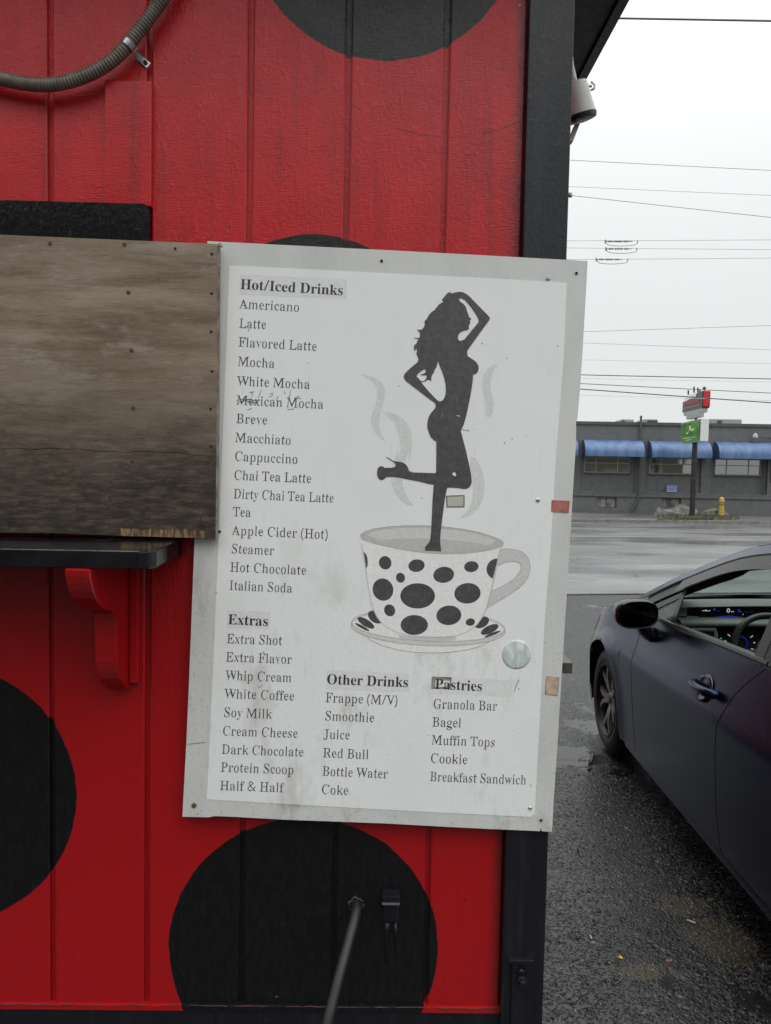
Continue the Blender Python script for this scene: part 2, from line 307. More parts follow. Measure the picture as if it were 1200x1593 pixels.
GLYPHS_BOLD = {
'/':(250,"7,0 185,480 243,480 64,0"),
'D':(496,"20,0 20,18 39,19 53,23 63,30 69,39 73,54 74,74 74,374 72,398 68,415 61,426 50,433 34,437 15,438 15,455 222,455 296,449 357,429 405,396 440,351 461,295 468,228 442,101 362,25 228,0|222,24 262,30 295,47 319,75 337,114 347,166 351,229 336,342 294,410 223,433 208,432 197,429 190,423 185,415 183,402 182,72 183,55 185,42 190,34 197,28 208,25"),
'E':(442,"14,0 14,17 35,18 51,22 62,30 70,41 74,57 75,78 75,369 74,394 69,413 62,426 51,433 36,437 16,438 16,455 399,455 399,320 384,320 375,357 361,386 340,406 312,420 276,428 219,430 200,428 194,426 189,422 186,417 183,400 183,246 221,248 243,256 259,269 272,288 281,313 288,345 304,345 304,118 287,118 284,143 280,164 273,181 264,195 254,206 241,213 225,218 207,221 183,222 183,67 184,52 187,42 192,35 200,31 213,28 230,28 261,29 289,32 313,39 335,48 354,60 371,75 386,94 399,116 411,143 430,143 402,0"),
'H':(523,"15,0 15,18 36,20 52,24 62,32 69,43 73,59 74,81 74,379 73,398 69,413 62,424 52,431 36,436 16,438 16,455 242,455 242,438 214,435 197,428 191,422 187,415 182,394 182,250 342,250 341,394 338,415 334,422 328,428 310,435 282,438 282,455 507,455 507,438 486,436 471,431 461,424 454,414 451,399 449,379 449,81 451,60 454,44 461,33 471,25 487,20 507,18 507,0 282,0 282,18 302,20 318,24 329,31 336,41 340,58 342,81 342,221 182,221 182,81 183,59 187,43 194,32 205,24 221,20 242,18 242,0"),
'I':(261,"13,0 13,18 34,21 50,26 61,32 69,42 74,56 75,75 75,387 74,405 70,419 63,428 52,433 36,437 13,438 13,455 244,455 244,438 223,437 207,433 196,428 188,419 184,405 183,387 183,64 187,44 192,37 198,31 206,26 230,20 246,18 246,0"),
'O':(525,"261,-11 228,-9 198,-3 169,7 142,21 117,38 94,58 75,80 58,106 45,134 35,164 30,195 28,228 30,260 35,292 45,321 58,349 75,374 95,397 117,417 143,434 170,448 200,458 232,464 265,466 298,464 328,458 357,448 384,435 409,418 431,399 451,376 467,351 480,323 490,293 496,261 498,228 496,195 490,164 480,134 467,106 450,80 430,58 408,38 383,21 355,7 325,-3 294,-9|265,12 328,36 367,108 379,228 376,293 365,346 348,388 324,419 294,437 260,443 196,419 158,347 145,228 149,163 159,110 177,67 201,37 230,18"),
'P':(418,"15,0 15,18 36,20 52,24 62,32 69,43 73,59 74,81 74,379 73,398 69,413 62,424 52,431 36,436 16,438 16,455 214,455 265,454 306,448 336,440 357,429 375,414 390,398 400,378 407,356 409,332 404,296 390,266 367,240 334,221 292,209 242,206 182,206 182,81 183,59 187,43 194,32 205,24 221,20 242,18 242,0|182,230 202,230 231,232 255,240 272,252 283,271 290,297 292,329 290,361 284,387 275,406 261,420 241,428 216,431 204,430 195,428 189,424 185,418 183,409"),
'a':(344,"254,-10 226,-5 208,10 200,35 168,11 133,-4 95,-9 74,-6 55,0 40,11 29,26 22,43 20,63 25,91 39,115 64,136 98,155 143,173 199,190 199,241 197,258 193,272 187,282 177,290 164,294 148,296 124,293 109,286 104,274 119,248 122,239 123,231 121,220 117,210 110,202 100,196 90,192 77,191 64,192 54,196 45,203 38,212 34,224 33,236 35,252 40,266 49,278 62,290 77,300 95,308 115,314 137,317 162,318 205,315 239,307 263,292 280,271 290,244 293,210 294,44 297,37 304,34 314,38 320,42 329,28 306,7 281,-6|151,34 165,37 183,47 199,63 199,169 154,151 127,123 118,84 122,56 133,39"),
'c':(293,"156,-10 131,-8 108,-1 87,11 68,26 51,45 38,68 28,93 22,120 20,150 22,181 29,210 40,237 55,260 74,280 96,297 120,309 146,316 175,319 204,317 230,310 250,298 265,283 274,265 277,245 276,234 272,224 266,215 258,209 248,205 236,204 214,209 201,225 197,271 194,286 185,294 169,297 138,285 118,248 112,187 115,142 123,105 137,76 156,55 178,42 204,38 227,42 250,53 271,72 285,60 248,21 205,-2"),
'd':(370,"140,-10 117,-8 97,-1 78,10 61,26 46,44 35,66 26,91 21,118 20,147 21,180 27,210 36,237 48,261 63,281 81,297 101,309 123,316 146,318 175,314 201,301 223,280 223,401 222,413 218,423 212,430 203,435 191,438 176,439 176,455 319,455 320,60 322,49 325,41 330,35 340,30 353,28 353,11 315,8 272,2 223,-10 223,39 201,12 173,-5|171,28 182,30 192,34 202,41 211,51 218,62 223,76 223,242 220,252 214,262 206,270 196,276 186,280 174,281 155,277 141,267 130,250 123,225 119,193 118,153 119,114 123,83 130,58 140,42 154,32"),
'e':(301,"154,-10 129,-8 106,-1 85,10 66,26 50,45 37,68 27,95 21,125 20,157 22,187 28,215 38,240 51,263 68,282 87,298 109,309 132,316 157,318 193,314 224,301 249,280 268,251 279,216 283,166 117,166 127,97 154,56 200,42 225,47 248,62 270,86 285,72 248,27 205,-1|116,192 202,192 200,241 198,261 193,277 186,288 175,295 161,297 136,286 121,255"),
'h':(381,"18,0 18,16 30,18 39,21 45,26 49,33 52,43 52,412 49,422 46,429 40,434 31,438 19,440 19,455 148,455 148,267 175,295 207,313 243,318 292,306 321,271 330,212 331,43 333,33 337,26 343,21 352,18 363,16 363,0 202,0 202,16 207,16 222,20 232,34 235,56 234,234 232,247 229,258 223,265 215,270 203,271 183,267 164,255 148,235 148,43 151,33 154,26 160,21 168,18 180,16 180,0"),
'i':(198,"101,362 87,364 75,368 65,376 57,387 52,399 50,412 52,426 57,438 65,449 75,457 87,462 101,463 114,462 126,457 137,449 145,438 150,426 151,412 150,399 144,387 136,376 126,368 114,364|18,0 18,16 30,18 39,21 45,26 49,32 52,42 52,266 50,278 47,285 41,289 32,292 20,294 21,310 148,310 149,43 151,33 154,26 160,21 168,18 180,16 180,0"),
'k':(359,"18,0 18,16 30,18 39,21 45,26 49,33 52,43 52,412 50,422 47,430 42,434 33,438 20,439 21,455 148,455 148,169 227,248 236,259 242,269 244,278 240,287 228,292 206,294 206,310 345,310 345,294 320,289 296,278 275,260 222,209 346,34 355,24 365,18 376,16 376,0 211,0 211,16 229,18 237,23 239,32 236,43 162,147 148,134 148,43 151,33 154,26 160,21 168,18 180,16 180,0"),
'n':(381,"18,0 18,16 30,18 39,21 45,26 49,33 52,43 52,266 49,276 46,284 40,289 31,293 19,294 19,310 148,310 148,267 175,296 207,313 243,318 292,306 321,271 330,212 331,43 333,33 337,26 343,21 352,18 363,16 363,0 202,0 202,16 207,16 222,20 232,34 235,56 234,234 232,247 229,258 223,265 215,270 203,271 183,267 164,255 148,235 148,43 151,33 154,26 160,21 168,18 180,16 180,0"),
'o':(336,"169,-10 140,-8 114,0 90,11 69,28 52,47 38,70 27,96 21,124 19,154 21,184 27,213 38,239 52,262 69,281 90,297 114,309 140,316 168,318 196,316 222,309 245,298 266,282 284,263 298,240 308,214 315,185 317,154 315,123 308,94 298,68 284,46 266,26 246,11 222,-1 196,-8|169,11 186,14 199,24 209,39 215,64 219,126 218,206 214,245 208,271 198,286 185,296 169,299 151,296 138,286 128,271 122,245 118,206 118,103 122,64 128,39 138,24 152,14"),
'r':(287,"18,0 18,16 30,18 39,21 45,26 49,32 52,42 52,267 50,278 46,285 41,290 32,292 20,294 21,310 146,310 146,252 158,272 172,288 187,301 203,311 218,316 233,318 250,317 264,312 275,304 283,293 288,281 290,266 288,254 284,243 278,234 270,228 260,224 248,222 237,223 229,226 217,237 202,255 196,259 189,260 180,258 170,252 162,241 155,228 150,211 149,192 149,56 150,42 153,32 159,25 168,21 180,18 197,16 197,0"),
's':(288,"151,-10 132,-8 110,-3 78,8 64,7 56,1 51,-9 36,-9 36,105 53,105 61,79 72,57 87,39 103,26 121,18 140,15 156,16 168,20 179,26 186,35 191,46 192,58 188,76 176,92 156,105 85,142 68,155 54,169 45,185 39,202 37,220 40,247 49,270 65,291 86,306 111,316 149,319 213,305 220,306 226,311 230,319 244,319 244,222 228,222 220,244 209,262 196,277 182,288 166,294 149,296 136,295 125,292 116,286 110,278 106,269 105,259 106,249 109,240 115,232 134,218 212,178 229,165 241,151 250,136 256,117 257,95 254,65 244,39 228,18 206,2 181,-7"),
't':(228,"124,-9 99,-7 80,-1 66,10 56,26 50,46 48,71 48,279 20,279 20,300 68,347 105,389 129,424 144,424 144,310 208,310 208,279 144,279 145,69 149,51 154,45 160,42 168,40 183,44 195,56 206,74 222,66 198,24 165,-1"),
'x':(319,"5,0 5,15 24,23 44,37 62,56 123,136 43,263 31,279 18,289 4,294 4,310 169,310 169,294 153,293 144,288 140,280 144,269 183,206 230,265 233,272 234,279 234,284 227,290 212,293 201,294 201,310 311,310 311,296 292,289 273,275 254,254 198,184 299,26 307,18 319,15 319,0 155,0 155,16 172,18 182,22 185,30 184,38 173,59 138,114 90,51 86,42 85,34 88,23 98,17 118,15 118,0"),
}
GLYPHS_REGULAR = {
'&':(492,"187,-7 144,-3 152,8 121,28 68,54 52,86 45,125 49,157 59,185 75,208 107,228 156,266 155,282 108,318 97,337 91,359 88,382 94,413 122,438 172,475 169,484 204,487 238,484 233,475 279,439 307,414 312,384 309,357 299,333 284,312 253,292 231,275 214,258 346,133 371,148 381,164 397,200 409,240 453,240 436,185 426,160 383,115 380,95 480,0 420,0 352,56 290,39 258,24 237,11 254,1 222,-5|182,293 212,308 235,322 250,336 261,350 268,366 270,384 268,399 261,412 252,423 234,432 219,437 202,438 184,437 169,432 152,424 141,413 133,399 131,383 132,367 137,352 144,338 167,309|189,46 216,47 292,60 308,70 318,81 325,93 183,229 148,215 128,200 111,185 98,169 90,150 88,127 90,104 100,84 114,68 141,56 163,48"),
'(':(201,"128,-106 99,-65 76,-20 59,28 46,78 38,130 36,184 38,238 46,291 59,342 76,391 99,437 128,480 178,480 148,436 122,390 102,340 89,290 80,238 78,185 80,133 88,82 102,32 122,-17 147,-63 177,-106"),
')':(201,"24,-106 54,-63 80,-17 99,32 113,82 121,133 124,185 121,238 113,290 99,340 79,390 54,436 24,480 73,480 103,437 125,391 143,342 155,291 163,238 166,184 163,130 155,78 142,28 125,-20 103,-65 74,-106"),
'/':(250,"13,0 192,480 237,480 58,0"),
'A':(437,"21,0 21,18 4,20 14,24 24,30 32,40 40,55 206,466 200,465 382,34 387,25 396,20 443,18 443,0 229,0 229,18 288,21 306,30 311,46 277,132 103,132 76,63 74,48 80,32 96,22 124,18 98,18 98,0|114,160 266,160 201,319"),
'B':(443,"16,0 16,18 83,25 91,32 95,44 97,60 98,386 94,412 88,428 82,433 15,438 15,455 220,455 311,444 362,409 373,351 364,302 331,268 287,247 340,223 382,185 393,132 388,93 374,61 352,35 318,15 291,4 238,0|158,252 188,252 220,254 251,261 276,272 297,290 306,314 309,345 307,373 301,395 290,412 274,424 239,432 216,434 164,430 160,425 158,406|222,24 248,27 289,35 305,49 317,69 324,95 326,128 323,162 314,188 296,208 272,221 231,228 197,231 158,231 158,52 162,33 168,28"),
'C':(468,"256,-11 214,-7 174,3 166,20 131,43 101,71 80,104 64,142 56,184 52,228 55,273 64,314 79,351 98,384 118,412 146,435 176,452 216,462 259,465 292,463 328,454 381,436 388,435 402,438 413,449 419,465 427,465 427,308 420,308 387,380 364,407 339,427 298,439 265,443 176,419 133,347 118,226 133,114 179,46 278,24 305,26 332,33 358,45 383,61 407,81 428,106 447,89 347,33 283,0"),
'D':(496,"20,0 20,18 85,23 92,30 97,54 97,398 94,415 90,426 82,433 15,438 15,455 222,455 296,449 347,429 389,396 416,351 436,295 444,228 422,101 346,25 228,0|222,24 262,30 313,47 340,75 360,114 371,166 376,229 361,342 317,410 223,433 168,429 162,423 158,402 158,55 162,34 168,28"),
'E':(442,"14,0 14,17 35,18 51,22 90,30 96,41 98,57 99,369 98,394 92,426 84,433 16,438 16,455 399,455 399,320 384,320 375,357 361,386 340,406 312,420 276,428 219,430 165,426 162,422 159,400 159,246 193,246 221,248 243,256 259,269 272,288 281,313 288,345 304,345 304,118 287,118 284,143 280,164 273,181 264,195 254,206 241,213 225,218 207,221 159,222 159,52 161,42 165,35 213,28 230,28 261,29 289,32 313,39 335,48 354,60 371,75 386,94 399,116 411,143 427,143 399,0"),
'F':(404,"15,0 15,18 83,26 92,34 95,45 98,62 98,375 97,396 94,412 89,423 79,430 14,438 14,455 394,455 394,320 377,320 372,346 365,367 355,386 343,400 328,412 310,420 288,426 261,430 200,430 167,428 162,425 159,421 158,247 190,247 217,250 239,257 256,270 269,289 278,314 284,346 302,346 302,118 285,118 279,154 269,181 256,200 240,213 217,221 189,224 158,224 158,66 161,43 164,34 170,28 210,24 238,18 256,18 256,0"),
'G':(508,"268,-10 222,-7 180,3 150,20 121,42 100,70 81,103 65,141 56,183 54,229 57,274 66,315 81,352 100,385 120,412 148,435 176,452 215,462 257,465 293,463 330,454 382,436 395,437 406,443 415,456 419,465 427,465 427,308 420,308 409,334 386,379 358,413 341,426 288,441 267,443 178,419 135,347 120,228 124,163 137,110 158,68 193,37 233,19 275,13 298,14 332,19 348,27 360,38 364,53 365,71 365,146 362,161 354,170 341,176 275,182 275,198 500,198 500,182 436,177 428,171 425,161 424,147 423,29 387,7 328,-6"),
'H':(523,"15,0 15,18 83,24 92,32 95,43 98,59 98,398 95,413 91,424 82,431 16,438 16,455 242,455 242,438 214,435 177,432 168,428 162,422 158,394 158,250 365,250 365,406 361,422 356,428 347,432 282,438 282,455 507,455 507,438 441,431 432,424 429,414 426,399 426,60 429,44 432,33 441,25 507,18 507,0 282,0 282,18 350,24 359,31 363,41 365,58 365,221 158,221 159,59 161,43 165,32 174,24 242,18 242,0"),
'I':(261,"13,0 13,18 80,26 90,32 95,42 98,56 98,405 96,419 90,428 78,433 13,438 13,455 244,455 244,438 223,437 207,433 168,428 162,419 160,405 160,53 164,37 167,31 174,26 216,22 246,18 246,0"),
'J':(330,"109,-65 88,-64 69,-60 78,-54 62,-45 25,-35 18,-22 17,23 19,50 23,61 21,68 32,73 44,74 58,73 69,69 68,62 72,52 71,18 64,-16 69,-31 89,-38 105,-40 120,-39 139,-33 151,-25 161,-13 171,22 171,384 168,409 166,418 161,425 153,430 111,434 79,438 79,455 314,455 314,438 286,434 244,431 238,426 234,411 232,367 232,89 223,3 182,-48"),
'L':(426,"15,0 15,18 88,24 94,32 98,59 98,399 95,414 91,425 82,432 16,438 16,455 250,455 250,438 219,436 208,434 169,430 164,424 160,406 158,379 159,56 162,40 169,35 178,31 234,28 264,29 291,33 315,40 335,49 354,63 370,80 384,100 397,125 409,154 425,154 399,0"),
'M':(634,"48,0 48,18 34,20 50,24 62,32 69,42 74,58 106,382 102,407 96,423 87,428 77,432 15,438 15,455 161,455 293,142 449,455 617,455 617,438 552,430 542,423 536,412 535,397 537,378 538,54 541,34 544,28 550,23 616,18 616,0 396,0 396,18 423,22 461,25 468,29 473,36 477,54 478,83 478,399 288,0 294,0 129,389 105,80 107,57 112,40 120,30 131,23 148,19 135,18 135,0"),
'P':(418,"15,0 15,18 83,24 92,32 95,43 98,59 97,398 94,413 90,424 82,431 16,438 16,455 214,455 265,454 306,448 269,440 313,429 353,414 366,398 376,378 381,356 384,332 379,296 366,266 341,240 306,221 292,209 242,206 158,206 159,59 161,43 165,32 174,24 242,18 242,0|158,230 202,230 231,232 274,240 294,252 307,271 315,297 318,329 316,361 309,387 299,406 285,420 241,428 216,431 166,428 161,424 158,409"),
'R':(473,"15,0 15,18 83,24 92,32 95,43 98,59 97,398 95,413 91,424 82,431 16,438 16,455 217,455 278,452 329,442 372,402 387,372 393,334 382,285 349,248 288,224 418,32 424,26 432,21 478,18 448,18 448,0 366,0 229,212 158,212 159,59 161,43 165,32 174,24 242,18 242,0|158,234 204,234 235,236 277,245 299,258 316,278 325,304 328,336 320,389 293,421 224,431 168,427 162,422 160,414 158,386"),
'S':(390,"48,-11 48,158 62,158 75,113 88,77 107,50 129,30 164,19 197,15 220,17 240,24 263,36 277,51 289,69 295,89 292,117 276,140 246,160 206,191 173,210 146,231 123,252 102,276 82,302 71,332 66,358 66,382 80,421 96,437 115,449 136,459 160,464 185,466 214,464 264,453 300,445 310,447 316,454 320,466 334,466 334,319 322,319 315,343 305,365 283,402 269,417 254,429 231,438 213,443 194,445 173,443 155,436 140,426 124,413 115,398 109,380 109,364 113,349 122,336 135,325 151,314 171,303 210,273 233,260 269,233 283,219 342,204 313,188 332,153 338,133 339,106 337,80 331,58 318,38 249,21 226,8 254,-2 225,-8 181,-10 147,-6 85,12 73,10 66,3 61,-11"),
'T':(423,"92,0 92,18 162,23 172,31 176,42 179,59 179,433 149,433 116,430 88,420 65,403 47,380 35,352 29,318 11,318 11,455 410,455 410,317 394,317 375,382 333,420 269,433 240,433 240,58 243,42 246,30 256,23 328,18 328,0"),
'V':(428,"237,-13 52,420 45,429 34,435 -14,438 -14,455 211,455 211,438 133,432 127,427 125,419 125,410 130,391 234,143 348,377 354,400 356,419 351,427 342,432 331,435 317,438 330,438 330,455 410,455 410,438 429,437 418,434 408,428 400,418 391,403 382,383 230,-13"),
'W':(611,"194,-11 44,427 38,433 -15,438 -15,455 181,455 181,438 120,432 116,427 115,410 124,373 199,153 325,353 301,423 295,430 258,434 229,438 229,455 439,455 439,438 384,436 370,427 367,412 375,386 450,166 541,369 548,396 549,406 548,417 544,425 538,430 529,434 518,437 530,438 530,455 597,455 597,438 612,435 602,429 594,421 581,396 446,-11 456,-11 314,309 160,-11"),
'a':(344,"254,-10 234,-5 225,10 190,35 135,11 133,-4 95,-9 74,-6 74,0 66,11 58,26 47,43 42,63 46,91 52,115 70,136 98,155 143,173 219,190 219,241 217,258 212,272 200,282 185,290 164,294 148,296 124,293 104,286 97,270 103,231 103,220 105,210 100,196 90,192 77,191 64,192 54,196 56,203 53,212 52,252 50,266 54,278 62,290 77,300 95,308 115,314 137,317 162,318 205,315 200,307 236,292 262,271 270,244 272,210 272,62 268,40 270,37 273,35 309,35 320,42 282,7 281,-6|151,34 193,41 203,47 212,54 220,63 220,169 145,151 113,123 98,84 100,56 110,39"),
'c':(293,"156,-10 131,-8 113,11 108,26 61,68 50,93 43,120 40,150 42,181 47,210 54,237 63,260 78,280 116,297 141,309 146,316 175,319 204,317 207,310 236,298 256,283 260,234 262,224 258,209 248,205 236,204 216,209 211,225 214,268 204,286 188,294 169,297 128,285 104,248 93,187 94,142 101,105 114,76 136,55 162,42 204,38 227,42 250,53 271,72 285,60 223,21 180,-2"),
'd':(370,"140,-10 117,-8 107,-1 86,26 67,44 55,66 47,91 43,118 41,147 42,180 47,210 56,237 68,261 88,281 113,309 123,316 146,318 175,314 171,301 234,280 244,401 243,413 240,423 229,430 214,435 191,438 208,439 208,455 295,455 295,75 297,49 300,41 308,35 340,30 325,28 325,11 272,2 252,-10 226,39 180,12 166,-5|171,28 182,30 192,34 227,41 235,51 240,62 244,76 244,242 242,252 238,262 228,270 216,276 174,281 146,277 126,267 110,250 103,225 98,193 96,153 98,114 102,83 109,58 124,42 142,32"),
'e':(301,"154,-10 129,-8 110,10 105,26 84,45 60,68 50,95 44,125 42,157 42,187 47,215 62,263 75,282 125,309 132,316 157,318 193,314 224,301 243,280 258,251 263,216 265,173 283,166 95,166 104,97 131,56 200,42 225,47 248,62 270,86 285,72 216,27 173,-1|96,192 219,192 218,215 215,241 209,261 199,277 189,288 175,295 161,297 124,286 105,255"),
'f':(214,"15,0 15,16 34,19 65,22 69,25 72,35 73,73 73,277 16,277 16,310 73,310 73,353 76,386 82,413 106,436 141,452 139,462 174,465 200,463 201,456 245,432 249,417 246,386 248,375 244,360 234,356 224,355 213,356 203,360 199,365 198,372 201,381 202,410 204,420 202,422 204,431 200,438 190,442 180,443 148,437 140,430 133,419 127,390 127,310 204,310 204,277 127,277 127,47 130,34 137,26 149,20 200,16 200,0"),
'g':(327,"146,-140 106,-138 73,-132 39,-108 26,-92 22,-74 27,-54 38,-38 125,-26 100,-10 28,9 24,30 45,46 44,61 48,74 57,86 77,98 139,110 83,135 47,169 42,212 44,232 54,268 63,282 121,295 140,305 109,312 132,317 157,318 183,317 208,312 233,304 288,304 288,268 254,268 264,248 269,226 271,204 270,184 254,137 229,125 199,116 215,108 194,104 131,103 121,100 112,94 106,88 95,80 91,71 94,59 119,52 141,49 208,48 236,45 259,40 220,33 234,24 303,13 310,-1 314,-18 305,-67 296,-92 272,-113 239,-128 197,-137|157,124 172,127 198,134 208,146 215,162 218,184 220,211 218,238 213,260 212,288 202,294 157,297 143,294 120,288 108,276 100,260 96,238 94,211 96,184 100,162 109,146 120,134 143,127|160,-116 218,-111 252,-94 267,-66 265,-55 260,-47 249,-41 238,-37 223,-35 97,-34 80,-45 70,-58 65,-72 69,-84 77,-94 111,-110 133,-115"),
'h':(381,"54,0 54,16 30,18 62,21 68,26 72,33 73,56 73,412 71,422 67,429 61,434 31,438 47,440 47,455 127,455 136,267 196,295 214,313 243,318 261,306 296,271 310,212 310,43 313,26 318,21 352,18 328,16 328,0 238,0 238,16 207,16 246,20 254,34 256,56 256,217 253,247 250,258 236,265 219,270 203,271 160,267 142,255 127,235 127,43 130,26 135,21 168,18 144,16 144,0"),
'i':(198,"101,362 87,364 75,368 78,376 74,387 72,412 74,438 78,449 75,457 87,462 101,463 114,462 126,457 123,449 128,438 129,412 128,387 123,376 126,368 114,364|54,0 54,16 30,18 62,21 68,26 72,32 74,56 73,266 72,278 67,285 60,289 32,292 48,294 49,310 127,310 128,43 130,26 135,21 168,18 144,16 144,0"),
'k':(359,"53,0 53,16 30,18 63,21 69,26 72,33 73,56 73,412 72,422 68,430 62,434 33,438 48,439 49,455 127,455 127,169 227,248 245,269 250,278 249,287 228,292 209,294 236,294 236,310 314,310 314,294 320,289 296,278 275,260 200,209 331,24 343,18 340,16 340,0 247,0 247,16 217,16 257,18 263,23 264,32 254,49 179,147 127,134 127,43 130,26 135,21 168,18 144,16 144,0"),
'l':(199,"54,0 54,16 30,18 62,21 68,26 72,32 74,56 73,411 72,422 69,429 64,434 33,438 48,439 48,455 127,455 128,43 130,26 135,21 168,18 144,16 144,0"),
'm':(554,"53,0 53,16 30,18 62,21 68,26 71,33 73,56 73,253 75,266 67,284 60,289 31,293 47,294 47,310 123,310 150,265 196,294 213,312 237,318 262,312 280,293 323,261 372,293 391,312 418,318 436,306 470,271 483,212 483,43 486,26 491,21 524,18 501,16 501,0 412,0 412,16 389,18 422,21 427,26 430,44 430,217 427,247 424,258 410,265 393,270 377,271 358,268 318,256 304,237 304,44 307,26 312,21 345,18 322,16 322,0 234,0 234,16 211,18 244,21 248,26 252,44 252,247 249,258 233,265 217,270 200,271 157,267 140,255 126,235 126,44 129,26 133,21 166,18 142,16 142,0"),
'n':(381,"54,0 54,16 30,18 62,21 68,26 72,33 73,56 74,253 76,266 68,284 61,289 31,293 47,294 47,310 124,310 151,267 195,296 214,313 243,318 261,306 296,271 310,212 310,43 313,26 318,21 352,18 328,16 328,0 238,0 238,16 207,16 246,20 254,34 256,56 256,217 253,247 250,258 236,265 219,270 203,271 160,267 142,255 127,235 127,43 130,26 135,21 168,18 144,16 144,0"),
'o':(336,"169,-10 140,-8 114,0 90,11 76,28 62,47 47,96 42,124 40,154 42,184 47,213 62,262 75,281 90,297 114,309 140,316 168,318 196,316 222,309 245,298 260,282 274,263 289,214 294,185 296,154 294,123 289,94 274,46 260,26 246,11 222,-1 196,-8|169,11 186,14 207,24 228,50 233,64 239,102 241,154 239,206 232,245 220,271 206,286 185,296 169,299 151,296 129,286 115,271 104,245 98,206 96,154 98,103 104,64 109,50 129,24 152,14"),
'p':(371,"18,-139 18,-124 58,-120 65,-117 70,-113 73,-92 74,261 66,283 60,288 32,292 47,295 47,310 121,310 146,263 191,294 208,313 230,319 253,317 263,310 284,283 303,264 315,241 322,216 327,189 328,160 327,128 322,99 315,72 303,48 283,28 258,0 250,-8 227,-10 196,-5 201,9 141,32 127,-58 130,-99 132,-107 137,-113 145,-118 197,-123 197,-139|195,28 224,32 244,42 259,59 267,84 272,116 274,154 272,192 268,223 261,248 247,265 229,275 199,278 179,273 140,259 127,235 127,68 136,46 151,33"),
'r':(287,"18,0 18,16 64,21 70,26 72,32 74,56 74,252 71,278 66,285 58,290 32,292 48,294 48,310 124,310 139,252 187,272 195,288 206,301 203,311 218,316 233,318 250,317 264,312 254,304 260,293 260,266 264,254 272,243 270,228 260,224 248,222 237,223 229,226 222,231 224,237 220,250 215,255 189,260 146,252 138,241 132,228 129,211 128,42 130,32 140,25 153,21 197,16 197,0"),
's':(288,"151,-10 132,-8 110,-3 78,8 64,7 56,1 51,-9 36,-9 36,105 53,105 61,79 72,57 87,39 103,26 121,18 140,15 156,16 168,20 192,35 197,46 202,58 198,76 185,92 169,105 128,130 121,142 105,155 78,185 66,202 57,220 52,247 57,270 102,291 123,306 111,316 149,319 213,305 220,306 226,311 230,319 244,319 244,222 228,222 220,244 209,262 196,277 182,288 166,294 149,296 136,295 125,292 105,278 99,269 96,259 95,249 98,240 106,232 127,218 140,212 157,189 177,178 192,165 205,151 217,136 229,117 240,95 244,65 238,39 188,18 166,2 181,-7"),
't':(228,"124,-9 99,-7 88,10 87,26 77,46 70,71 70,279 20,279 45,300 65,324 78,347 105,389 129,424 136,424 136,310 208,310 208,279 123,279 124,69 128,51 138,45 151,42 168,40 183,44 195,56 206,74 222,66 174,24 141,-1"),
'u':(375,"131,-10 103,-7 108,2 82,38 69,65 67,97 66,262 62,282 57,289 24,293 40,294 40,310 121,310 121,74 125,54 131,46 140,40 177,36 216,39 235,49 250,66 249,263 247,275 242,283 235,289 204,293 219,294 219,310 303,310 303,70 301,46 308,39 320,34 347,31 331,30 331,13 277,3 257,-10 239,40 182,26 176,13 166,3 169,-4 150,-9"),
'v':(306,"169,-10 65,248 55,261 46,281 41,288 8,292 34,294 34,310 127,310 127,294 156,294 117,292 108,286 105,276 163,122 236,252 241,272 237,284 224,292 226,310 283,310 283,295 294,291 284,286 278,279 266,258 234,243 134,-10"),
'w':(435,"144,-10 30,284 13,292 22,294 22,310 106,310 106,294 130,293 94,289 92,286 98,252 145,127 232,235 216,283 213,288 207,292 178,294 202,295 202,310 289,310 289,294 279,285 273,276 276,264 271,262 310,141 382,256 387,275 386,281 384,286 374,291 366,293 376,295 376,310 426,310 426,295 437,293 430,290 420,277 416,268 387,258 280,-10 309,-10 222,197 118,-10"),
'x':(319,"30,0 30,15 24,23 44,37 62,56 151,136 70,263 54,279 42,289 40,294 40,310 132,310 132,294 153,293 118,288 115,280 126,260 160,206 224,256 237,279 236,284 233,287 221,292 212,293 225,294 225,310 287,310 287,296 292,289 273,275 254,254 175,184 268,36 276,22 279,18 312,16 283,15 283,0 191,0 191,16 164,16 202,20 207,22 210,26 207,38 196,59 161,114 97,61 86,42 80,34 83,23 98,17 114,15 93,15 93,0"),
'y':(300,"52,-140 36,-139 27,-134 24,-125 26,-114 17,-100 11,-84 11,-62 14,-53 13,-46 24,-41 36,-40 46,-41 56,-44 60,-49 61,-57 58,-66 56,-87 60,-94 68,-98 86,-99 94,-96 104,-88 120,-65 133,-32 137,-19 161,-5 41,287 36,291 -3,294 32,294 32,310 125,310 125,294 151,293 110,290 107,286 105,275 164,119 230,241 238,274 237,281 234,286 229,290 214,293 224,294 224,310 278,310 278,294 291,292 283,288 277,281 265,258 234,242 136,-24 151,-53 140,-77 101,-96 92,-111 91,-122 88,-131 82,-136 68,-139"),
}
